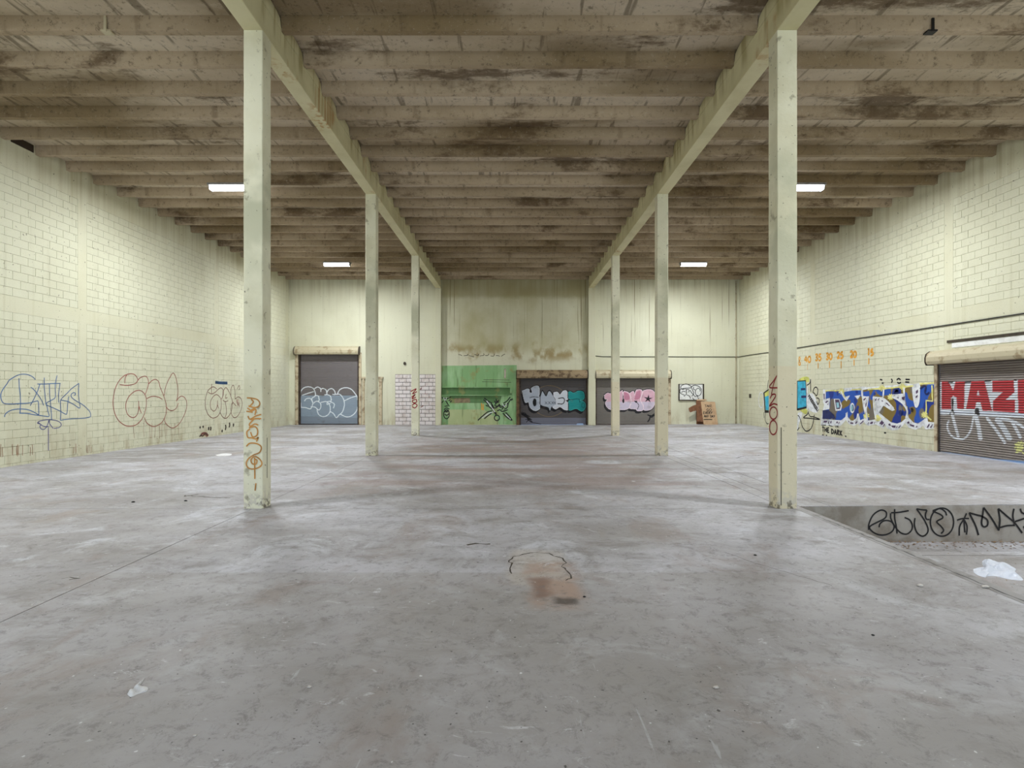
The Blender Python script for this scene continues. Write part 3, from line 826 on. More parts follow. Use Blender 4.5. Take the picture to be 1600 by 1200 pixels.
# door 1: grey shutter, pale bubble outline
def paint1(U, Z, base):
    X, Y = unproj(YB+0.12, 455, 530, 8)(U, Z); r = Raster(X, Y, base)
    r.fill([(0, 703), (1000, 703), (1000, 1200), (0, 1200)], (138, 152, 166))
    r.fill([(0, 960), (1000, 990), (1000, 1200), (0, 1200)], (126, 136, 148))
    W = (222, 228, 232)
    for st in ([(125,850),(118,750),(118,670),(150,615),(210,595),(270,610),(300,660),(300,710),(260,740),(270,790),(265,830),(240,870),(180,855),(125,850)],
               [(140,700),(200,680),(280,655)], [(170,770),(190,745),(240,740),(270,790)], [(290,620),(330,598),(370,620),(370,655)],
               [(370,630),(400,615),(440,640),(445,690),(420,695)], [(445,670),(470,630),(510,618),(545,650),(550,690),(520,690)],
               [(300,705),(340,710),(350,760),(340,775)], [(280,800),(320,775),(365,800),(370,850),(345,885),(300,850),(250,845)],
               [(345,885),(325,880),(345,940),(400,968),(460,945),(490,890),(480,820),(440,780),(375,790)], [(440,690),(490,710),(500,770),(460,780),(450,815),(490,800)],
               [(490,780),(540,810),(530,860)], [(560,690),(610,690),(655,750),(665,830),(640,910),(600,945),(565,980),(530,930),(490,905)],
               [(575,690),(610,630),(680,605),(750,625),(800,680),(825,720)], [(665,770),(740,735),(815,712)], [(825,720),(835,800),(820,890),(760,955),(690,970),(620,940)]):
        r.line(st, 11, W)
    return r.C
back_door(1, D1[0], D1[1], D1[2], 3.80, -11.72, -8.28, paint1, GREY, 'jamb', 'hood')
# door 2 (dark shutter with silver and teal letters)
def paint2(U, Z, base):
    X, Y = unproj(YB+0.12, 800, 570, 12)(U, Z); r = Raster(X, Y, base)
    K = (20, 18, 22); S = (172, 178, 190); S2 = (205, 208, 216); T = (28, 140, 140)
    r.fill([(0, 995), (1500, 995), (1500, 1300), (0, 1300)], (112, 112, 124))
    r.line(ell(700, 680, 330, 290, 30), 14, (120, 104, 84), False)
    L = [([(190,490),(310,450),(330,520),(380,520),(370,430),(500,405),(510,600),(520,720),(520,820),(430,860),(340,800),(310,700),(245,700)], S),
         ([(570,490),(640,590),(700,490),(790,620),(830,700),(820,760),(740,790),(710,860),(680,800),(540,750),(525,640)], S),
         ([(780,520),(850,510),(900,560),(960,490),(1030,500),(1045,640),(1000,670),(1050,720),(1050,840),(980,840),(900,790),(820,830),(760,790),(830,740),(820,650),(780,580)], S2)]
    TE = [(1060,510),(1100,505),(1160,530),(1230,495),(1320,500),(1355,570),(1340,650),(1270,665),(1340,690),(1380,750),(1360,830),(1300,870),(1200,820),(1070,850),(1060,690),(1120,660),(1060,620)]
    for p, c in L+[(TE, T)]: r.fill([(a-25, b+50) for a, b in p], K, True); r.fill([(a-12, b+25) for a, b in p], K, True); 
    for p, c in L+[(TE, T)]: r.line(smooth(p+[p[0]], 5), 34, K, False)
    for p, c in L+[(TE, T)]: r.fill(p, c, True)
    r.line(L[0][0]+[L[0][0][0]], 8, (214, 216, 222)); r.line(L[2][0]+[L[2][0][0]], 8, (226, 222, 230)); r.line(TE+[TE[0]], 8, (70, 178, 172))
    r.fill(ell(425, 705, 36, 75, 20), K)
    r.line([(330,620),(400,600),(500,610)], 10, K); r.line([(870,630),(960,620),(985,670),(950,730),(860,730)], 16, K); r.line([(1060,665),(1240,640),(1270,700)], 14, (14, 80, 84))
    r.line([(1050,480),(1055,860)], 14, K); r.line([(520,400),(530,800)], 14, K)
    for cx in (640, 700, 760, 800): r.line([(cx-20,690),(cx+20,735)], 8, (70, 74, 84)); r.line([(cx+20,690),(cx-20,735)], 8, (70, 74, 84))
    r.line(ell(1335, 760, 30, 45, 16), 9, (14, 90, 92), False)
    for i in range(9): r.line([(150+R.random()*120, 870+R.random()*60), (180+i*25, 900+i*22), (230+R.random()*140, 960+R.random()*120)], 12, K)
    r.line([(380,1080),(460,1095),(540,1110)], 12, K)
    return r.C
back_door(2, D3[0], D3[1], D3[2], 2.52, 0.22, 4.02, paint2, srgb(84, 80, 80), 'jamb_rust', 'hood_rust',
          zbot=lambda u: 0.012 if u < 3.5 or u > 3.85 else 0.075)
def paint3(U, Z, base):
    X, Y = unproj(YB+0.12, 915, 570, 11.11)(U, Z); r = Raster(X, Y, base)
    K = (20, 18, 22); P = (206, 164, 178); P2 = (196, 184, 200); PD = (184, 120, 140)
    L = [([(325,530),(380,490),(440,500),(600,470),(640,450),(640,640),(670,660),(655,480),(700,465),(760,500),(790,600),(780,700),(720,770),(600,780),(430,775),(360,720),(345,650),(380,605),(335,590)], P),
         ([(765,490),(830,460),(850,520),(880,440),(950,430),(985,470),(960,560),(950,620),(1000,720),(990,790),(900,800),(870,770),(760,750),(790,640)], P),
         ([(1000,450),(1080,430),(1170,450),(1215,540),(1205,660),(1150,760),(1070,790),(1010,780),(1000,690),(955,610)], P)]
    for p, c in L: r.fill([(a-28, b+42) for a, b in p], K, True)
    for p, c in L: r.line(smooth(p+[p[0]], 5), 34, K, False)
    for p, c in L: r.fill(p, c, True)
    for p, c in L: r.line(p+[p[0]], 9, (226, 206, 214))
    m = (Y > 640) & (np.abs(r.C[..., 0]-srgb(*P)[0]) < 1e-4); r.C[m] = srgb(*P2)
    r.fill([(660,480),(700,480),(750,520),(760,600),(670,600)], PD, True); r.fill([(880,470),(950,450),(940,580),(850,600)], PD, True)
    r.fill([(640,580),(670,600),(665,660),(640,650)], K, True); r.fill([(835,625),(900,625),(880,665)], K)
    r.line([(880,640),(920,700),(900,770)], 10, K)
    sx, sy = 1085, 590
    r.fill([(sx+(85 if i % 2 == 0 else 26)*math.sin(i*math.pi/5+.1), sy-(80 if i % 2 == 0 else 24)*math.cos(i*math.pi/5+.1)) for i in range(10)], K)
    for st in ([(1080,870),(1130,890),(1200,850)], [(1120,880),(1110,940),(1080,985)], [(1140,910),(1200,880),(1220,930)]): r.line(st, 22, K)
    return r.C
back_door(3, D4[0], D4[1], D4[2], 2.52, 4.47, 8.50, paint3, srgb(112, 106, 100), 'jamb', 'hood')

# door 4: wide shutter of the right wall
t = empty('door_4', (XR, (DY0+DY1)/2, 0.07), kind='structure')
def paint4(U, Z, base):
    DX = XR+0.05
    X = ((801+DX*F/U)-1455)*7.062; Y = ((612-(Z-HC)*F/U)-560)*7.062; r = Raster(X, Y, base)
    W = (206, 210, 216); RD = (168, 42, 48); K = (30, 26, 28)
    r.fill([(80,262),(400,248),(1700,215),(1700,735),(1024,655),(80,622)], W)
    r.fill([(80,596),(1024,632),(1700,700),(1700,655),(1024,612),(80,578)], (186, 192, 206))
    r.fill([(120,250),(195,250),(250,355),(275,255),(378,255),(370,560),(295,560),(285,430),(250,410),(225,440),(230,560),(120,560)], RD)
    r.fill([(450,250),(595,245),(680,578),(575,578),(550,485),(505,485),(490,560),(390,560)], RD); r.fill([(525,345),(508,412),(542,412)], W)
    r.fill([(685,245),(920,240),(925,375),(830,455),(930,455),(930,598),(690,580),(690,470),(800,370),(680,370)], RD)
    r.fill([(960,235),(1420,215),(1420,330),(1110,330),(1110,380),(1380,385),(1380,460),(1110,455),(1110,510),(1440,530),(1440,655),(970,603)], RD)
    for p in ([(200,262),(240,262)], [(385,262),(440,258)], [(600,252),(660,248)], [(930,240),(945,240)]): r.line(p, 18, K)
    r.fill([(230,440),(255,440),(250,560),(265,620),(205,620),(235,560)], K); r.fill([(495,548),(530,548),(545,630),(475,625)], K)
    r.line([(200,690),(185,730),(195,800),(240,860),(310,890),(380,880),(440,800),(460,720),(480,600)], 20, W); r.line([(235,600),(265,720),(305,860)], 30, W)
    r.line([(500,640),(530,760),(550,885)], 46, W); r.line([(625,660),(730,800),(820,930)], 32, W)
    r.line([(740,680),(800,760),(870,880)], 60, (196, 200, 206)); r.line([(780,670),(900,690),(1024,760),(1200,900)], 32, W)
    r.line([(900,700),(950,790),(990,870)], 34, W); r.line([(1060,720),(1150,830),(1300,980)], 40, W)
    for i in range(16): r.line([(925+R.random()*90, 910+R.random()*140), (945+R.random()*90, 915+R.random()*150)], 13, (204, 204, 130))
    return r.C
curtain(t, DY0+0.05, DY1-0.05, DZ+0.1, lambda u: 0.085+(max(0, 13.3-u)*0.07 if u < 13.45 else 0), XR+0.05, 'x', -1, 0.062, paint4, srgb(132, 123, 116), 0.014, 0.0062, True)
for a in (DY0, DY1-0.035):
    MB().box(XR+0.0, XR+0.06, a, a+0.035, 0.06, DZ).build('guide_rail', M['guide'], t)
for a, b in ((DY0-0.1, DY0), (DY1, DY1+0.1)):
    o = MB().box(XR-0.03, XR+0.04, a, b, 0.06, DZ+0.03).build('jamb', M['jamb'], t); bevel(o, 0.008)
h = MB().prism([(XR-p[0]*0.85, 2.58+p[1]*0.88) for p in HOODP], DY0-0.1, DY1+0.12, 'y').build('hood', M['hood'], t); bevel(h, 0.02)
for a in (DY0-0.13, DY1+0.12):
    MB().prism([(XR-p[0]*0.88, 2.56+p[1]*0.93) for p in HOODP], a, a+0.025, 'y').build('end_bracket', M['guide'], h)
o = MB().box(XR-0.012, XR, 11.0, 14.6, 3.02, 3.16).build('lintel_patch', M['white'], wr); o['label'] = 'whitish patched strip above the red lettered shutter'
o = MB().box(XR-0.03, XR, 11.0, 14.75, 3.17, 3.24).build('lintel_angle', M['frame'], wr); o['label'] = 'dark steel angle above the red lettered shutter'

# blocked doorway frame left of the infill (mostly behind the second column)
t = empty('door_5', (-7.55, YB, 0), kind='structure')
MB().box(-8.02, -7.22, YB-0.02, YB, 0, 2.45).build('door_leaf', M['back'], t)
for a, b in ((-8.12, -8.0), (-7.22, -7.06)):
    bevel(MB().box(a, b, YB-0.1, YB, 0, 2.5).build('jamb', M['jamb'], t), 0.01)
bevel(MB().box(-8.2, -7.0, YB-0.13, YB, 2.5, 2.6).build('head', M['jamb'], t), 0.01)

# green painted area and its steel ledge in the middle bay
def pb(ox, oy, sc): return Paint(pl_front(YB), ox, oy, sc, 'y', YB, -1)
p = pb(685, 565, 11.43)
p.fill([(45,75),(1400,62),(1390,1125),(45,1125)], 'green')
p.fill([(175,855),(820,855),(900,930),(1050,1000),(1080,1125),(175,1125)], 'palegreen')
p.fill([(200,615),(1130,615),(1100,740),(200,740)], 'darkgreen_and_shade'); p.fill([(280,655),(560,650),(570,735),(290,738)], 'mud')
p.strokes([[(805,325),(1270,330)], [(780,360),(1300,370)], [(1230,380),(1235,560)]], 0.02, 'frame', False)
p.stroke([(1190,130),(1190,300)], 0.09, 'dripbrown', False); p.stroke([(1190,135),(1190,295)], 0.035, 'white', False)
p.strokes([[(770,740),(775,860)], [(800,760),(800,870)]], 0.05, 'yellow')
p.done('green_paint', wb, 'worn green paint on the middle of the back wall')
p = pb(685, 565, 11.43); p.layer = 14
wk = 0.045
p.strokes([[(820,650),(880,700),(960,745)], [(805,680),(870,740),(900,800),(960,850),(1040,930)], [(1285,630),(1230,700),(1160,745)], [(1300,665),(1250,740),(1230,820),(1180,850)],
           [(705,1050),(780,980),(880,900),(960,880)], [(820,1020),(880,970),(950,920)], [(1150,920),(1230,1000),(1310,1050)], [(1200,905),(1260,970),(1320,1050)],
           [(1000,700),(1030,750)], [(1030,670),(1045,740)], [(1080,680),(1060,740)], [(960,760),(1000,830),(1060,800),(1090,760),(1110,820),(1200,760)],
           [(1050,880),(1100,860),(1140,890),(1240,860)], ell(1045, 1005, 45, 48, 14), [(940,740),(1000,900),(1040,960)], [(1060,700),(1010,790),(1130,790)], [(1240,740),(1180,790),(1130,860)],
           [(845,775),(880,800)], [(1300,690),(1330,665)]], wk*1.3, 'ink')
p.strokes([[(860,700),(930,790),(1010,900)], [(780,1010),(900,925),(980,900)], [(1200,940),(1290,1030)], [(1140,750),(1180,800),(1220,740)]], wk, 'spraywhite')
p.done('graffiti_tag', wb, 'black spiky tag at the right of the green paint')
p = pb(685, 565, 11.43); p.layer = 14
p.strokes([[(60,640),(110,660),(160,660),(225,635)], [(110,670),(150,730),(195,800)], [(60,740),(90,700)], [(180,700),(215,680)], [(210,720),(240,700)], ell(145, 940, 50, 80, 16),
           [(100,860),(140,830),(200,850)], [(110,800),(170,790)], [(100,900),(190,880)], [(110,940),(150,960),(190,930)], [(120,860),(150,900),(180,860)]], wk*1.1, 'ink')
p.strokes([[(90,640),(120,690),(150,640)], [(130,920),(160,930)]], wk*0.8, 'spraywhite')
p.done('graffiti_tag', wb, 'narrow black tag at the left end of the green paint')
lg = empty('wall_ledge', (-1.3, YB, 1.6), 'green steel channel ledge fixed across the green paint', 'ledge')
MB().box(-3.84, -0.05, YB-0.16, YB-0.01, 2.02, 2.06).build('top_flange', M['green'], lg)
MB().box(-3.84, -0.05, YB-0.05, YB-0.01, 1.63, 2.02).build('web', M['darkgreen_and_shade'], lg)  # shadow under the top flange painted in as darker green
MB().box(-3.84, -0.5, YB-0.14, YB-0.01, 1.60, 1.63).build('bottom_flange', M['green'], lg)
MB().box(-0.14, -0.05, YB-0.14, YB-0.01, 1.72, 2.02).build('end_plate', M['green'], lg)

# ------------------------------------------------------------------ conduits
cp = [(4.46, YB-0.02, 3.74), (4.9, YB-0.02, 3.69), (9.0, YB-0.02, 3.685), (XR-0.03, YB-0.03, 3.68)] + [(XR-0.02, y, 3.68+0.01*math.sin(y)) for y in (27, 24, 20, 16, 12, 9)]
cb_ = MB().tube(cp, 0.018).build('cable', M['cable']); tag(cb_, 'thin black cable running along the back and right walls', 'cable')
pp = MB().tube([(12.06, YB-0.075, 0.04), (12.06, YB-0.075, ZR-0.02)], 0.022).build('drain_pipe', M['jamb']); tag(pp, 'thin painted vertical pipe in the far right corner', 'pipe')

# ------------------------------------------------------------------ graffiti on the left wall
def plw(ox, oy, sc): return Paint(pl_left, ox, oy, sc, 'x', XL, 1)
p = plw(0, 570, 10)
p.strokes([[(550,230),(510,190),(450,160),(380,147),(300,155),(220,190),(140,245),(105,300),(60,360),(20,430),(10,500),(30,570),(70,605),(180,612),(300,605),(450,597),(560,570),(595,575),(603,680),(605,780)],
           [(295,210),(300,350),(315,480),(318,620),(308,765)], [(75,815),(70,800),(90,760),(160,715),(270,692),(400,695),(500,725),(600,780)],
           [(308,755),(420,760),(520,778),(620,792),(700,802),(765,803),(745,720),(735,660),(715,600),(700,450),(690,330),(690,200)],
           [(480,350),(530,390),(600,480),(650,560),(680,635)], [(620,300),(590,400),(540,510),(470,640)], [(580,300),(700,300),(850,292),(945,292)],
           [(770,300),(775,480),(790,620),(800,760),(805,860)], [(890,165),(862,300),(862,400),(860,510),(790,560),(735,590),(725,625),(800,660),(920,715),(1020,770),(1045,750),(1055,620),(1070,495)],
           [(935,300),(915,450),(915,590)], [(1230,290),(1120,370),(1040,450),(950,545),(945,640),(948,760),(940,870)],
           [(950,550),(1060,575),(1150,620),(1245,675),(1235,560),(1225,450),(1230,290)],
           [(1160,480),(1180,450),(1145,435),(1110,465),(1120,510),(1180,560),(1270,610),(1340,665),(1400,730),(1415,790),(1390,820),(1280,835),(1100,845),(945,865)]], 0.022, 'blue')
p.done('graffiti_tag', wl, 'large blue line tag on the left wall')
p = plw(0, 570, 10)
p.strokes([[(580,910),(620,880),(720,860),(850,865),(930,895),(955,940),(920,980),(840,995)], [(580,910),(640,935),(620,960),(640,1000),(680,1010),(720,980),(750,910),(762,870),(775,920),(830,995)],
           [(600,905),(680,960),(760,965)], [(755,980),(755,1200),(757,1340)]], 0.02, 'violet')
p.done('graffiti_tag', wl, 'small violet-blue flourish under the blue tag')
p = plw(165, 570, 10)
p.strokes([[(330,150),(400,140),(460,160),(500,230),(480,280),(430,305),(340,322),(220,310)],
           [(330,155),(290,170),(210,250),(150,370),(120,520),(118,650),(150,780),(210,880),(300,945),(380,958),(470,940),(550,870),(600,780),(632,650),(635,540),(610,460),(560,410),(500,400),(430,430),(360,500),(320,590),(315,680),(340,770),(400,820),(450,820),(490,780),(515,700),(518,640),(515,565)],
           [(518,640),(535,700),(558,755)], [(485,270),(530,210),(600,180),(645,195),(670,270),(660,340),(630,430),(618,460)], [(330,155),(305,210),(298,290)],
           [(670,300),(720,250),(780,228),(830,270),(850,350),(905,480),(940,600),(948,680),(940,770),(900,870),(840,930),(760,965),(690,945),(630,890),(605,820)],
           [(640,530),(700,500),(760,492),(830,508),(885,540)], [(1100,570),(1130,530),(1180,490),(1230,510),(1265,580),(1262,680),(1220,800),(1150,920),(1060,985),(990,965),(930,900),(915,830)],
           [(915,480),(930,370),(970,260),(1030,150),(1060,130),(1090,180),(1110,260),(1128,370),(1125,480),(1110,560)], [(950,660),(980,700),(1040,715),(1100,680),(1135,600)]], 0.027, 'red')
for x in (440, 600, 690, 720, 770, 835, 880, 930, 950, 1020, 1080, 1140):
    p.stroke([(x, 880+R.random()*60), (x+R.uniform(-8, 8), 1000), (x+R.uniform(-8, 12), 1100+R.random()*60)], 0.012, 'dripbrown')
p.done('graffiti_tag', wl, 'large red bubble outline with brown drips on the left wall')
p = plw(0, 570, 10)
for x in (10, 40, 190, 260, 275, 290, 350, 470, 500, 1150, 1180, 1350, 1370, 1390, 1420):
    x2 = x
    p.stroke([(x2, 1230+R.random()*60), (x2+R.uniform(-8, 8), 1330), (x2+R.uniform(-6, 6), 1420-x2*0.05+R.random()*30)], 0.012, 'dripbrown')
p.done('paint_drips', wl, 'brown drips low on the left wall')
p = plw(300, 580, 10.714)
p.strokes([[(415,300),(370,265),(320,275),(260,340),(225,470),(225,600),(260,710),(320,775),(380,780),(440,740),(480,650),(490,540),(475,450),(420,395),(370,410),(320,480),(303,560),(320,630),(360,668),(400,640),(425,560),(425,490)],
           [(425,560),(445,625)], [(270,355),(330,378),(390,350),(430,310),(480,278),(515,310),(515,400),(500,460)], [(330,210),(325,290),(328,375)],
           [(490,470),(520,400),(530,320),(570,275),(620,350),(660,450),(685,520),(740,585)], [(470,690),(500,750),(550,790),(600,765),(650,690),(670,600),(680,530)],
           [(550,500),(570,600),(575,700),(550,780)], [(515,485),(560,510),(605,490)], [(570,380),(560,450),(590,440)], [(650,400),(650,300),(685,235),(712,300),(720,400),(722,470)],
           [(722,465),(770,430),(820,460),(838,540),(820,640),(770,740),(710,780),(665,730),(650,660),(655,570),(680,520)], [(755,300),(785,240),(800,280),(785,315)]], 0.03, 'darkred')
for i in range(7): p.stroke([(740+R.random()*60, 470+R.random()*140), (750+R.random()*60, 470+R.random()*140)], 0.015, 'crimson', False)
p.done('graffiti_tag', wl, 'dark red bubble outline beside the nearest left column')
p = plw(300, 580, 10.714)
p.stroke([(388,185),(470,195),(592,198)], 0.12, 'steelblue', False)
p.stroke([(388,192),(592,202)], 0.04, 'deepblue', False)
p.done('graffiti_tag', wl, 'short dark blue bar above the dark red outline')
p = plw(300, 580, 10.714)
for (x, y, h) in ((310,960,60), (560,940,90), (625,900,80), (690,900,50), (500,1000,40), (275,960,50), (130,940,20), (180,930,20)):
    p.stroke([(x, y-h/2), (x+5, y), (x-4, y+h/2)], 0.09, 'frame')
p.stroke([(140,1090),(170,1045),(230,1040),(270,1080)], 0.09, 'darkred'); p.stroke([(170,1095),(210,1060),(250,1095)], 0.06, 'dripbrown'); p.stroke([(120,1100),(150,1070),(180,1085),(215,1050),(255,1075)], 0.04, 'frame')
p.done('scorch_marks', wl, 'dark and red smudges low on the left wall')
p = Paint(pl_front(YB), 300, 580, 10.714, 'y', YB, -1)
p.strokes([[(1475,520),(1450,580),(1450,690),(1470,705)], [(1470,600),(1510,640),(1500,600)]], 0.1, 'crimson'); p.stroke([(1475,540),(1470,680)], 0.12, 'frame')
p.done('graffiti_tag', wb, 'small dark red mark left of the grey shutter')
p = pb(600, 540, 6.957)
p.strokes([[(300,440),(240,480),(212,560),(220,630),(260,690),(320,725),(400,730),(460,700),(495,640),(495,580),(460,530),(400,515)],
           [(390,480),(450,430),(500,440),(510,480),(480,520),(440,510),(420,470),(500,410)], [(415,600),(440,640),(400,670)]], 0.05, 'darkred')
for v in range(len(p.mb.v)): a = p.mb.v[v]; p.mb.v[v] = (a[0], a[1]-0.02, a[2])
p.done('graffiti_tag', wb, 'dark red circle tag over the whitewashed blocks')
p = pb(690, 540, 5)      # faded scribble above the green paint
for i in range(9): p.stroke([(130+i*42, 85-R.random()*25), (145+i*42+R.random()*20, 60+R.random()*30), (160+i*42, 90-R.random()*30)], 0.03, 'frame')
p.done('graffiti_tag', wb, 'faded grey scribble above the green paint')
# columns
p = Paint(pl_front(8.05), 360, 600, 6, 'y', 8.05, -1)
p.strokes([[(155,130),(200,133),(250,145),(275,175),(265,210),(220,220),(170,205)], [(195,140),(215,170),(175,215)], [(160,225),(200,250),(240,240),(230,290)], [(150,255),(210,265)], [(185,250),(235,225)],
           [(165,300),(185,330),(240,300),(290,285)], [(190,335),(240,325),(290,325)], [(220,330),(180,375),(190,395),(230,375),(262,385)], [(175,410),(230,400),(255,430),(250,480),(210,495),(190,450)],
           [(185,420),(155,450),(165,500),(200,505),(240,515),(262,500),(245,540)],
           [(150,585),(185,555),(250,560),(290,590),(275,640),(220,665),(170,700),(150,750),(175,790),(230,795),(285,770),(295,735),(265,695),(225,680),(195,710),(205,745),(240,750),(250,715),(225,705)],
           [(228,690),(230,890)], [(240,930),(232,1000)]], 0.021, 'orange')
p.done('graffiti_tag', cols[('L', 0)], 'orange sprayed lettering running down the column')
p = Paint(pl_side(4.07), 1185, 575, 10, 'x', 4.07, -1)
p.strokes([[(290,120),(240,200),(175,300),(300,310)], [(285,130),(240,250),(205,415)], [(185,475),(215,420),(260,410),(270,440),(230,510),(175,595),(240,560),(300,575)],
           ell(238, 705, 60, 95), ell(235, 930, 58, 110)], 0.024, 'crimson')
p.done('graffiti_number', cols[('R', 0)], 'dark red number 4200 painted down the side')
p = Paint(pl_front(21.39), 600, 540, 6.957, 'y', 21.39, -1)
p.strokes([[(290,500),(350,470),(310,525),(358,500)], [(300,560),(340,530),(305,578),(348,560)], [(305,600),(345,585),(355,612),(320,622),(305,600)], [(305,650),(335,630),(360,650),(335,678),(305,662)]], 0.04, 'crimson')
p.done('graffiti_tag', cols[('L', 2)], 'small red scrawl down the column')

# ------------------------------------------------------------------ graffiti on the right wall
def prw(ox, oy, sc): return Paint(pl_right, ox, oy, sc, 'x', XR, -1)
p = prw(1180, 540, 5.333)
write(p, '&', 360, 95, 22, 70, 0.05, 'yellow')
for s_, x, y in (('40', 412, 88), ('35', 500, 72), ('30', 590, 64), ('25', 682, 54), ('20', 792, 46), ('15', 934, 30)):
    write(p, s_, x, y, 24, 52, 0.075, 'yellow', 0.15)
for x, y0, y1 in ((525,145,190), (620,130,186), (717,130,190), (825,118,166), (948,105,155), (437,150,200)): p.stroke([(x, y0), (x, y1)], 0.05 if x != 437 else 0.02, 'yellow', False)
p.done('graffiti_numbers', wr, 'yellow numbers 40 35 30 25 20 15 with tick marks on the right wall')
p = prw(1185, 575, 10)
p.stroke(ell(45, 500, 40, 120), 0.05, 'spraywhite')
p.strokes([[(88,690),(90,780)], [(115,700),(105,800),(130,865),(165,868)], [(155,190),(140,330)]], 0.04, 'ink')
p.fill([(78,385),(160,325),(300,300),(300,700),(100,700)], 'ink'); p.fill([(98,395),(165,345),(290,320),(290,665),(112,660)], 'lime'); p.fill([(102,450),(165,430),(290,430),(290,662),(114,658)], 'cyan')
for (a, b) in ((300, 400), (410, 500), (510, 590)):
    p.fill([(a,205),(b,200),(b,690),(a,690)], 'ink'); p.fill([(a+8,215),(b-6,212),(b-6,650),(a+8,652)], 'cyan'); p.fill([(a+35,310),(b-25,310),(b-25,550),(a+35,550)], 'navy')
p.fill([(640,170),(720,135),(790,150),(790,215),(740,215),(640,200)], 'lime', True); p.fill([(640,650),(760,640),(750,720),(700,700)], 'lime', True)
p.fill([(600,200),(745,190),(745,215),(755,430),(755,630),(620,665),(600,660)], 'ink'); p.fill([(615,212),(735,205),(748,430),(750,600),(632,628),(615,630)], 'cyan')
p.fill([(665,315),(735,312),(735,345),(665,350)], 'navy'); p.fill([(672,432),(752,430),(752,465),(672,470)], 'navy')
p.fill([(752,320),(770,300),(775,600),(757,640)], 'spraywhite', True)
p.done('graffiti_mural', wr, 'cyan block letter E with black edge on the right wall')
p = prw(1185, 575, 10)
p.fill([(765,420),(850,400),(930,560),(945,650),(900,700),(800,660),(770,560)], 'spraywhite', True); p.fill([(620,700),(680,690),(680,760),(640,850),(620,940),(605,950)], 'spraywhite', True)
p.strokes([[(815,175),(820,370)], [(818,180),(800,240),(760,270)], [(850,380),(870,320),(905,300),(930,340),(925,400),(905,435),(880,400),(850,380)], [(905,465),(945,480),(950,530),(930,570),(915,520)],
           [(785,680),(760,730),(705,775),(800,785),(960,805),(870,765),(810,755),(780,700)], [(665,830),(690,920),(745,985),(810,960),(850,880),(875,730)],
           [(615,740),(640,760),(665,830)], [(610,975),(640,930)]], 0.045, 'ink')
for i in range(12): 
    u = 775+i*11; v = 440+i*18
    p.stroke([(u, v+R.uniform(-20, 20)), (u+25, v-25), (u+20, v+40), (u+45, v+R.uniform(0, 30))], 0.03, 'ink')
p.done('graffiti_tag', wr, 'black line tag on white spray beside the cyan E')
# big camouflage mural
A = lambda L: [(1275+u/11.43, 585+v/11.43) for u, v in L]
B = lambda L: [(1365+u/10.905, 580+v/10.905) for u, v in L]
p = prw(0, 0, 1)
p.fill([(1286,608.5),(1316,608.5),(1322,606),(1346,605),(1347,604),(1359,605),(1379,603),(1411,601),(1412,599.5),(1427,600.5),(1436,598.5),(1464,595.5),(1464,669),(1446,671),(1443,665),(1437,669),(1430,671.5),(1420,668),(1414,661),(1411,665),(1404,671.5),(1394,672.5),(1386,669),(1383,664),(1381,670),(1374,666),(1368,663),(1357,665.5),(1354,664),(1350,659),(1343,666),(1341,662),(1334,665.5),(1326,662),(1322,656),(1317,662),(1313,665.5),(1282,664.5),(1284,650),(1286,640),(1288,633),(1286,628)], 'spraywhite')
p.fill(A([(175,300),(440,298),(500,380),(560,470),(600,560),(590,640),(540,690),(525,760),(450,820),(200,800),(130,790),(130,640),(240,620),(250,420),(175,440)]), 'camo')
p.fill(A([(490,315),(640,290),(810,285),(822,400),(835,500),(870,700),(870,780),(790,820),(757,700),(740,780),(680,830),(620,820),(570,760),(560,560),(530,430)]), 'camo')
p.fill(A([(840,280),(960,255),(1145,262),(1200,340),(1100,385),(1020,385),(1040,600),(1075,800),(930,825),(905,600),(940,400),(845,385)]), 'camo')
p.fill(B([(0,320),(180,315),(260,300),(505,275),(520,385),(400,390),(330,400),(420,500),(520,580),(575,680),(560,790),(480,865),(400,892),(300,870),(200,790),(100,710),(170,585),(100,440),(0,430)]), 'camo')
p.fill(B([(530,280),(670,262),(680,400),(705,570),(730,610),(770,540),(785,400),(790,232),(1075,225),(1075,875),(930,860),(912,760),(850,830),(760,892),(680,872),(600,790),(585,680),(545,560)]), 'camo')
p.fill(A([(318,435),(420,435),(468,560),(445,645),(350,652)]), 'spraywhite'); p.fill(A([(340,450),(410,450),(445,560),(425,620),(365,620)]), 'purple'); p.fill(A([(360,500),(410,500),(420,590),(375,600)]), 'paleblue')
p.fill(A(ell(650, 600, 42, 92, 16)), 'spraywhite'); p.fill(A(ell(655, 600, 22, 62, 16)), 'deepblue'); p.fill(A(ell(640, 600, 20, 60, 16)), 'paleblue')
p.fill(A([(525,400),(610,375),(560,460)]), 'spraywhite'); p.fill(A([(690,385),(800,365),(750,450)]), 'spraywhite')
p.fill(A([(820,400),(950,390),(930,520),(905,640),(890,760),(840,560)]), 'spraywhite')
p.fill(A([(130,290),(165,275),(170,440),(150,460),(140,430)]), 'spraywhite'); p.fill(A([(140,470),(235,430),(235,560),(200,620),(150,560)]), 'spraywhite')
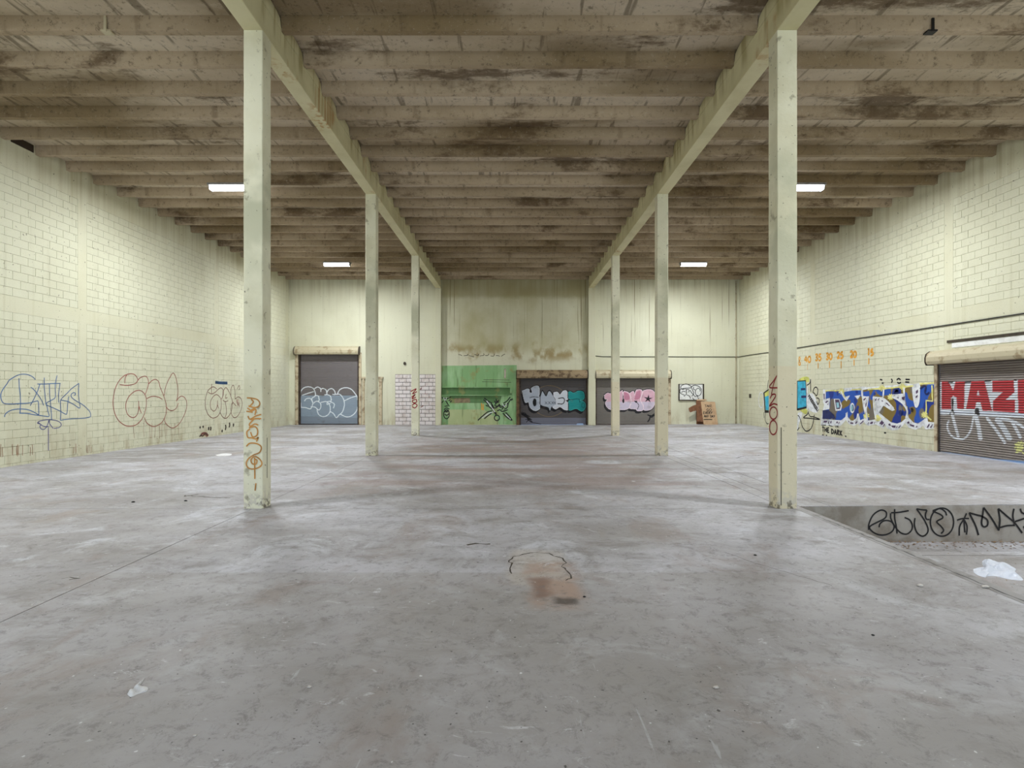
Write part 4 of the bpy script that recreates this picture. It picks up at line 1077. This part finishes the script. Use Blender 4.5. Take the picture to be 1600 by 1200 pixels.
for q in ([(140,350),(158,340),(158,440),(142,450)], [(165,495),(205,465),(225,480),(185,515)], [(200,540),(225,510),(220,545)], [(850,440),(900,410),(890,440),(855,475)], [(885,530),(910,490),(905,560),(885,590)],
          [(130,860),(150,825),(210,825),(190,860)], [(215,880),(235,825),(245,825),(232,880)], [(255,870),(265,830),(280,830),(275,875)], [(365,870),(370,840),(395,840),(390,875)], [(400,885),(415,845),(425,845),(415,885)],
          [(570,820),(600,840),(590,865)], [(610,855),(670,860),(670,885),(620,880)], [(700,870),(740,830),(745,850),(715,885)], [(785,880),(850,820),(855,840),(800,890)], [(925,890),(940,850),(950,850),(935,895)], [(965,885),(985,845),(1030,845),(1010,885)], [(1040,880),(1055,840),(1062,845),(1050,885)]):
    p.fill(A(q), 'purple')
p.fill(B([(0,430),(150,445),(340,620),(370,660),(320,680),(160,580),(90,700),(230,860),(170,960),(100,900),(60,700),(10,600)]), 'spraywhite')
p.fill(B([(290,400),(520,380),(550,580),(600,800),(570,800),(575,680),(500,560),(400,490),(310,450)]), 'spraywhite')
p.fill(B([(675,270),(785,215),(780,430),(760,560),(725,612),(690,500)]), 'spraywhite')
for q in ([(30,480),(60,455),(50,500),(30,505)], [(75,490),(100,455),(105,460),(90,500)], [(135,500),(160,495),(170,520),(145,515)], [(205,540),(230,535),(300,590),(270,595)], [(80,660),(105,630),(95,680),(70,690)], [(110,610),(130,595),(120,620)],
          [(105,890),(145,835),(185,880),(150,920)], [(160,940),(190,890),(200,900),(165,950)], [(485,440),(540,430),(530,500),(490,480)], [(400,450),(430,440),(430,465)], [(340,415),(380,405),(350,430)],
          [(725,340),(765,310),(765,360),(730,390)], [(722,430),(760,400),(755,440),(725,460)], [(255,900),(290,890),(300,930),(265,925)], [(310,925),(385,925),(370,965),(320,955)], [(430,960),(460,920),(470,925),(440,970)], [(390,960),(410,925),(415,930),(400,970)],
          [(575,870),(610,850),(620,880),(590,895)], [(620,900),(700,920),(690,950),(630,925)], [(725,950),(750,925),(755,940),(735,960)], [(910,960),(950,895),(965,900),(930,965)], [(965,955),(1010,900),(1020,900),(985,965)], [(1025,960),(1050,905),(1070,910),(1050,960)]):
    p.fill(B(q), 'purple')
for st in ([(0,305),(150,300),(300,285),(500,262)], [(520,270),(670,250),(680,262)], [(790,215),(1075,195)], [(1000,240),(1005,420),(1010,510),(900,500),(905,620),(895,740)], [(500,270),(515,370)], [(570,600),(578,720),(560,800)], [(915,770),(990,835)]):
    p.stroke(B(st), 0.05, 'paleyellow', False)
for st in ([(170,290),(440,288)], [(640,275),(810,262)], [(820,270),(825,390)], [(930,270),(1143,250)], [(470,300),(545,450)], [(1030,400),(1065,780)]): p.stroke(A(st), 0.05, 'paleyellow', False)
for cx, cy, f_ in ((460, 300, A), (905, 740, A), (1125, 770, A), (150, 290, B), (500, 265, B), (75, 800, B), (875, 745, B), (300, 440, B)):
    for k in range(4):
        a = k*math.pi/4+0.3; rr = 55
        p.stroke(f_([(cx-rr*math.cos(a), cy-rr*math.sin(a)), (cx+rr*math.cos(a), cy+rr*math.sin(a))]), 0.05, 'paleyellow', False)
for st in ([(178,310),(172,440)], [(320,430),(450,500),(540,590),(582,690),(560,800)], [(150,450),(240,520),(350,640)], [(165,580),(90,705),(215,860)], [(525,280),(530,390)], [(680,265),(690,420),(728,600),(775,520),(788,240)]): p.stroke(B(st), 0.07, 'spraywhite')
for st in ([(450,300),(500,400),(560,470)], [(825,280),(828,390)], [(1030,400),(1045,620),(1080,800)], [(905,640),(925,820)], [(545,690),(560,760),(620,825)], [(755,700),(735,790),(680,832)], [(760,700),(790,820)]): p.stroke(A(st), 0.06, 'spraywhite')
p.stroke(B([(360,310),(430,350),(360,360),(430,310)]), 0.07, 'navy'); p.fill(B(ell(470, 705, 28, 45, 12)), 'navy')
p.stroke(B([(800,300),(860,250),(900,270),(880,350),(910,390),(960,360)]), 0.05, 'navy'); p.fill(B([(645,625),(685,625),(680,700),(655,690)]), 'ink')
p.fill(A([(130,640),(240,640),(330,720),(360,790),(130,795)]), 'navy')
p2 = Paint(lambda x, y: pl_right(1275+x/11.43, 585+y/11.43), 0, 0, 1, 'x', XR, -1); p2.layer = p.layer+10
write(p2, 'NYC.', 145, 715, 46, 68, 0.045, 'spraywhite', 0.25, 0.05)
p.done('graffiti_mural', wr, 'large blue and olive camouflage letters outlined white on the right wall')
p2.done('graffiti_letters', wr, 'white letters NYC on the mural')
p = prw(1275, 585, 11.43)
write(p, 'THE', 110, 935, 36, 85, 0.055, 'ink', 0.28, 0.16); write(p, 'DARK', 275, 970, 40, 92, 0.055, 'ink', 0.3, 0.18)
write(p, 'IN', 340, 910, 26, 40, 0.03, 'ink'); 
p.stroke([(100,905),(180,908)], 0.03, 'ink', False); p.stroke([(230,908),(300,930)], 0.03, 'ink', False)
p.strokes([[(520,1100),(545,1110)], [(110,1082),(140,1086)], [(180,1085),(200,1092)]], 0.05, 'ink', False)
p.done('graffiti_letters', wr, 'black hand lettering THE DARK below the mural')
p = prw(1365, 580, 10.905)
p.strokes([[(110,140),(150,150)], [(140,205),(170,200)], [(300,130),(320,160),(305,200)], [(395,150),(430,125),(460,150)], [(405,190),(435,205),(468,190)], [(545,140),(620,142)], [(540,185),(610,188)], [(180,1050),(215,1052)]], 0.05, 'ink')
p.done('graffiti_tag', wr, 'small broken black marks above the mural')
# near riser of the sunken bay
p = Paint(pl_front(PITY), 1340, 780, 6.154, 'y', PITY, -1)
p.strokes([[(105,295),(110,230),(150,150),(220,105),(270,120),(275,160),(250,190),(180,225),(115,265),(140,310),(200,340),(270,340),(330,310),(350,260),(320,215),(260,205),(215,235),(205,270)],
           [(355,95),(355,180),(370,260),(378,330)], [(315,135),(320,190),(360,265),(410,320),(470,335),(515,300),(525,250),(500,200),(450,175)], [(320,130),(400,125),(490,110)],
           [(550,180),(545,250),(570,320),(620,355),(665,330),(675,280),(640,200),(600,140),(565,92)], [(565,92),(610,100),(665,105)], [(665,105),(650,150),(660,190),(690,195)],
           ell(810, 220, 112, 135), [(720,110),(790,90),(840,120),(855,155)], [(720,115),(800,150),(815,180),(760,215),(800,260),(825,300),(800,330)],
           [(955,200),(1010,185),(1070,185)], [(1045,135),(1020,190),(980,260),(975,350)], [(1020,190),(1030,320)], [(1025,200),(1050,260),(1045,340)]], 0.024, 'ink')
p.strokes([[(1160,345),(1130,250),(1070,130)], [(1070,130),(1140,150),(1195,165),(1245,200),(1245,250),(1210,265),(1190,230),(1200,150),(1210,80)], [(1210,80),(1290,190),(1355,300)], [(1355,300),(1365,200),(1350,90)],
           [(1350,90),(1430,160),(1510,230),(1580,325)], [(1355,275),(1430,255),(1510,250)], [(1500,90),(1490,160),(1505,240)], [(1510,215),(1600,185),(1660,170)], [(1560,90),(1580,130),(1640,150)], [(1590,260),(1620,300)]], 0.028, 'ink')
p.done('graffiti_tag', floor, 'black curly tag on the face of the sunken bay')

# ------------------------------------------------------------------ framed board, cardboard
sb = empty('notice_board', (9.7, YB, 1.3), 'pale board in dark frame with black bubble tag on the back wall', 'board')
MB().box(9.0, 10.3, YB-0.03, YB-0.003, 1.35, 2.2).build('panel', M['white'], sb)
for a in ((8.97, 9.03, 1.31, 2.22), (10.28, 10.35, 1.31, 2.22)): MB().box(a[0], a[1], YB-0.06, YB-0.003, a[2], a[3]).build('frame_post', M['frame'], sb)
MB().box(9.03, 10.28, YB-0.06, YB-0.003, 1.31, 1.365).build('frame_rail', M['frame'], sb)
MB().box(9.03, 10.28, YB-0.045, YB-0.003, 2.195, 2.215).build('frame_rail', M['frame'], sb)
p = Paint(pl_front(YB), 1050, 590, 15, 'y', YB-0.031, -1)
p.strokes([[(200,260),(210,200),(270,160),(340,150),(400,175),(450,215),(430,240),(340,245),(200,270),(180,330),(200,370),(260,400),(310,410),(335,370),(320,250)], [(210,350),(260,320),(310,330)],
           [(450,215),(520,180),(600,195),(660,240),(685,300),(670,380),(620,425),(560,400),(540,330),(570,270),(620,250),(655,290),(650,320)], [(440,215),(470,280),(500,350),(490,390),(450,350),(420,290)],
           [(330,290),(370,270),(400,310),(380,345)], [(345,405),(400,430),(430,490)], [(460,440),(500,400),(530,440),(590,430),(600,470)], [(470,470),(520,520),(600,520),(620,480)], [(500,220),(500,270),(540,290)],
           [(230,280),(290,270)], [(270,430),(300,440)]], 0.035, 'ink')
p.done('graffiti_tag', sb, 'black bubble tag')

bx = empty('cardboard_box', (10.75, 27.9, 0.055), 'upright brown cardboard box with black writing under the framed board', 'box')
Yc = 27.75
def cx(px): return (px-801)*Yc/F
z0 = 0.052
# front sheet, side sheet, back sheet, flaps (each with cardboard thickness)
def sheet(q, th, mat, name, dy=1):
    mb = MB(); n = Vector((0, th*dy, 0))
    v = [Vector(p) for p in q]; mb.v = [tuple(a) for a in v]+[tuple(a+n) for a in v]; k = len(v)
    mb.f = [tuple(range(k)), tuple(k+i for i in reversed(range(k)))]+[(i, (i+1) % k, k+(i+1) % k, k+i) for i in range(k)]
    mb.m = [0]*len(mb.f); mb.sm = [False]*len(mb.f)
    return mb.build(name, M[mat], bx)
sheet([(cx(1099.5), Yc, z0), (cx(1122), Yc, z0), (cx(1119.3), Yc+0.18, z0+1.2), (cx(1097), Yc+0.18, z0+1.24)], 0.02, 'card', 'front_panel')
sheet([(cx(1092), Yc+0.25, z0+0.16), (cx(1099), Yc+0.03, z0+0.14), (cx(1097), Yc+0.19, z0+1.24), (cx(1092.3), Yc+0.38, z0+1.28)], 0.02, 'card_dark', 'side_panel')
sheet([(cx(1093), Yc+0.45, z0), (cx(1117), Yc+0.45, z0), (cx(1116), Yc+0.52, z0+1.18), (cx(1093), Yc+0.52, z0+1.27)], 0.02, 'card_dark', 'back_panel')
sheet([(cx(1092.5), Yc+0.38, z0+1.27), (cx(1109), Yc+0.4, z0+1.26), (cx(1108), Yc+0.42, z0+1.34), (cx(1094), Yc+0.42, z0+1.34)], 0.015, 'card', 'top_flap')
sheet([(cx(1079), Yc+0.3, z0+0.86), (cx(1080), Yc+0.3, z0+0.7), (cx(1082), Yc+0.3, z0+0.64), (cx(1086), Yc+0.3, z0+0.7), (cx(1092.5), Yc+0.33, z0+0.74), (cx(1092.5), Yc+0.33, z0+1.06), (cx(1086), Yc+0.3, z0+1.0)], 0.02, 'card_dark', 'torn_flap')
p = Paint(pl_front(Yc), 1050, 590, 15, 'y', Yc, -1)
write(p, 'TAKE', 790, 640, 38, 55, 0.02, 'ink', 0.15); write(p, 'GO', 830, 730, 50, 50, 0.025, 'ink', 0.3)
write(p, 'EVERY', 745, 795, 38, 60, 0.028, 'ink', 0.15); write(p, 'ANY DAY', 755, 880, 34, 55, 0.025, 'ink', 0.12)
p.stroke([(745,985),(850,980),(950,985)], 0.05, 'frame', False)
for i, (x, y, z) in enumerate(p.mb.v): p.mb.v[i] = (x, Yc-0.006+(z-z0)/1.2*0.18, z)
p.done('handwriting', bx, 'black marker writing')

# ------------------------------------------------------------------ small things on walls and floor
for x, y, lab in ((632.5, 568, 'small round dark socket left of the farthest left column'),):
    X, Z = pl_front(YB)(x, y)
    o = MB().prism([(X+0.07*math.cos(a*math.pi/6), Z+0.09*math.sin(a*math.pi/6)) for a in range(12)], YB-0.06, YB, 'y').build('wall_socket', M['frame']); tag(o, lab, 'socket')
X, Z = pl_front(YB)(1174, 0)
o = MB().box(XR-0.05, XR, 26.9, 27.05, 1.48, 1.68).build('wall_switch', M['frame']); tag(o, 'small dark switch box low on the far right wall', 'switch')

def blob(name, pts, z, mat, lab, cat, bumps=0.03, fold=6.0, group=None, cen=None, sm=5):
    """crumpled sheet: a polygon outline filled by a folded surface with thickness"""
    xs_ = [a for a, b in pts]; ys_ = [b for a, b in pts]
    cx_, cy_ = cen or (sum(xs_)/len(xs_), sum(ys_)/len(ys_))
    mb = MB(); rings = 9; out = smooth(list(pts)+[pts[0]], sm)[:-1]; n = len(out); rnd = random.Random(len(lab))
    ph = [rnd.random()*6.28 for _ in range(6)]
    def hh(x, y, e):
        u = math.sin(fold*7*(x-cx_)+ph[0]+2*math.sin(fold*4*(y-cy_)+ph[1]))*0.5+math.sin(fold*11*(y-cy_)+ph[2]+1.5*math.sin(fold*6*(x-cx_)))*0.5
        return bumps*(0.45+0.55*u)*(1-e**3)+0.002
    for r in range(rings+1):
        e = r/rings
        for k in range(n):
            x = cx_+(out[k][0]-cx_)*e; y = cy_+(out[k][1]-cy_)*e
            mb.v.append((x, y, z+max(0.002, hh(x, y, e))))
    for r in range(rings):
        for k in range(n):
            a = r*n+k; b = r*n+(k+1) % n
            if r == 0: mb.f.append((a, b+n, a+n))
            else: mb.f.append((a, b, b+n, a+n))
            mb.m.append(0); mb.sm.append(False)
    base = len(mb.v); mb.v += [(x, y, z+0.0005) for x, y in out]
    mb.f.append(tuple(base+i for i in reversed(range(n)))); mb.m.append(0); mb.sm.append(False)
    for k in range(n):
        a = rings*n+k; b = rings*n+(k+1) % n; mb.f.append((a, b, base+(k+1) % n, base+k)); mb.m.append(0); mb.sm.append(False)
    o = mb.build(name, M[mat], origin=(cx_, cy_, z)); tag(o, lab, cat, group); return o
def flz(x, y, z): Y = (HC-z)*F/(y-612); return ((x-801)*Y/F, Y)
def zc(L, ox, oy, sc, z=0.0): return [flz(ox+u/sc, oy+v/sc, z) for u, v in L]
blob('plastic_bag', zc([(310,440),(470,410),(600,420),(540,360),(520,270),(600,210),(740,240),(900,285),(1080,300),(1200,370),(1310,440),(1290,500),(1400,600),(1480,700),(1300,700),(1080,665),(850,610),(640,610),(590,635),(430,590),(330,520)], 1500, 860, 15, PITZ),
     PITZ, 'plastic', 'crumpled white plastic bag lying in the sunken bay', 'bag', 0.075, fold=3.2)
blob('crumpled_paper', zc([(320,770),(360,730),(480,660),(500,590),(560,520),(640,470),(790,330),(760,400),(665,540),(625,605),(700,640),(740,650),(800,580),(870,590),(860,680),(760,720),(600,770),(480,830),(400,840)], 180, 1040, 17.14),
     0, 'paper', 'torn white paper scrap on the floor at lower left', 'paper', 0.03, fold=11, cen=zc([(560,650)], 180, 1040, 17.14)[0], sm=2)
blob('paper_scrap', [flz(336, 711, 0), flz(350, 708.5, 0), flz(362, 709.5, 0), flz(358, 712, 0), flz(342, 712.5, 0)], 0, 'paper', 'flat white scrap on the floor left of the nearest left column', 'paper', 0.01, fold=1)
def pebble(x, y, r, mat, lab, cat='pebble', group='loose stones on the floor'):
    X, Y = flz(x, y, 0); mb = MB(); rnd = random.Random(int(x)); n = 9
    rings = [(0.55, 0.0), (0.95, 0.25), (1.0, 0.5), (0.7, 0.85), (0.25, 1.0)]
    for (rr, hz) in rings:
        for k in range(n):
            a = 2*math.pi*k/n; q = rr*r*(1+0.25*rnd.uniform(-1, 1)); mb.v.append((X+1.3*q*math.cos(a), Y+q*math.sin(a), hz*r*0.9+fz(X)))
    for i in range(len(rings)-1):
        for k in range(n): mb.f.append((i*n+k, i*n+(k+1) % n, (i+1)*n+(k+1) % n, (i+1)*n+k)); mb.m.append(0); mb.sm.append(True)
    mb.f.append(tuple(reversed(range(n)))); mb.f.append(tuple((len(rings)-1)*n+k for k in range(n))); mb.m += [0, 0]; mb.sm += [False, False]
    o = mb.build('pebble', M[mat], origin=(X, Y, fz(X))); tag(o, lab, cat, group)
pebble(483, 1074, 0.010, 'pebble', 'small white pebble on the floor right of the torn paper scrap')
pebble(1119, 1075, 0.014, 'pebble', 'pale flat pebble in the middle of the near floor, right side')
pebble(1438, 916, 0.022, 'pebble', 'white pebble on the floor left of the sunken bay edge')
pebble(1539, 918, 0.024, 'pebble', 'grey pebble on the rough curb beside the plastic bag')
pebble(913, 933, 0.012, 'darkpebble', 'tiny black stone right of the brown floor stain')
pebble(304, 1150, 0.008, 'pebble', 'tiny white chip on the floor near the bottom left')
pebble(290, 783, 0.02, 'darkpebble', 'tiny dark stone on the floor left of the nearest left column')
pebble(208, 785, 0.022, 'darkpebble', 'tiny dark stone on the far left of the floor')
pebble(1180, 868, 0.014, 'darkpebble', 'tiny dark stone on the floor in front of nearest right column')
pebble(1364, 993, 0.010, 'darkpebble', 'tiny dark stone at the right of the near floor')
# dry leaves swept against the foot of the sunken face
mb = MB(); rl = random.Random(5)
for i in range(420):
    x = 4.7+rl.random()**1.2*5.5; y = PITY-0.02-rl.random()**2.2*0.35; z = PITZ+0.004+rl.random()**3*0.035*(1 if y > PITY-0.12 else 0.1)
    a = rl.random()*6.28; r = rl.uniform(0.012, 0.03); c, s_ = math.cos(a)*r, math.sin(a)*r
    n = len(mb.v); mb.v += [(x-c, y-s_, z), (x+s_*.5, y-c*.5, z+0.006), (x+c, y+s_, z+0.002), (x-s_*.5, y+c*.5, z+0.007)]
    mb.f.append((n, n+1, n+2, n+3)); mb.m.append(0); mb.sm.append(False)
for i in range(130):
    x, y = rl.uniform(4.7, 9.5), rl.uniform(5.5, 7.9); z = PITZ+0.003; r = rl.uniform(0.006, 0.016); a = rl.random()*6.28; c, s_ = math.cos(a)*r, math.sin(a)*r
    n = len(mb.v); mb.v += [(x-c, y-s_, z), (x+s_*.6, y-c*.6, z+0.003), (x+c, y+s_, z+0.001), (x-s_*.6, y+c*.6, z+0.004)]
    mb.f.append((n, n+1, n+2, n+3)); mb.m.append(0); mb.sm.append(False)
o = mb.build('dry_leaves', M['leaf'], origin=(7, PITY-0.1, PITZ)); tag(o, 'brown leaf litter along the foot of the sunken bay face', 'leaves', kind='stuff')

o = MB().box(XL-0.002, XL+0.006, 12.62, 13.22, ZR+0.03, ZD-0.02).build('broken_gap', M['deck'], wl); o['label'] = 'dark broken gap under the roof at the top left'
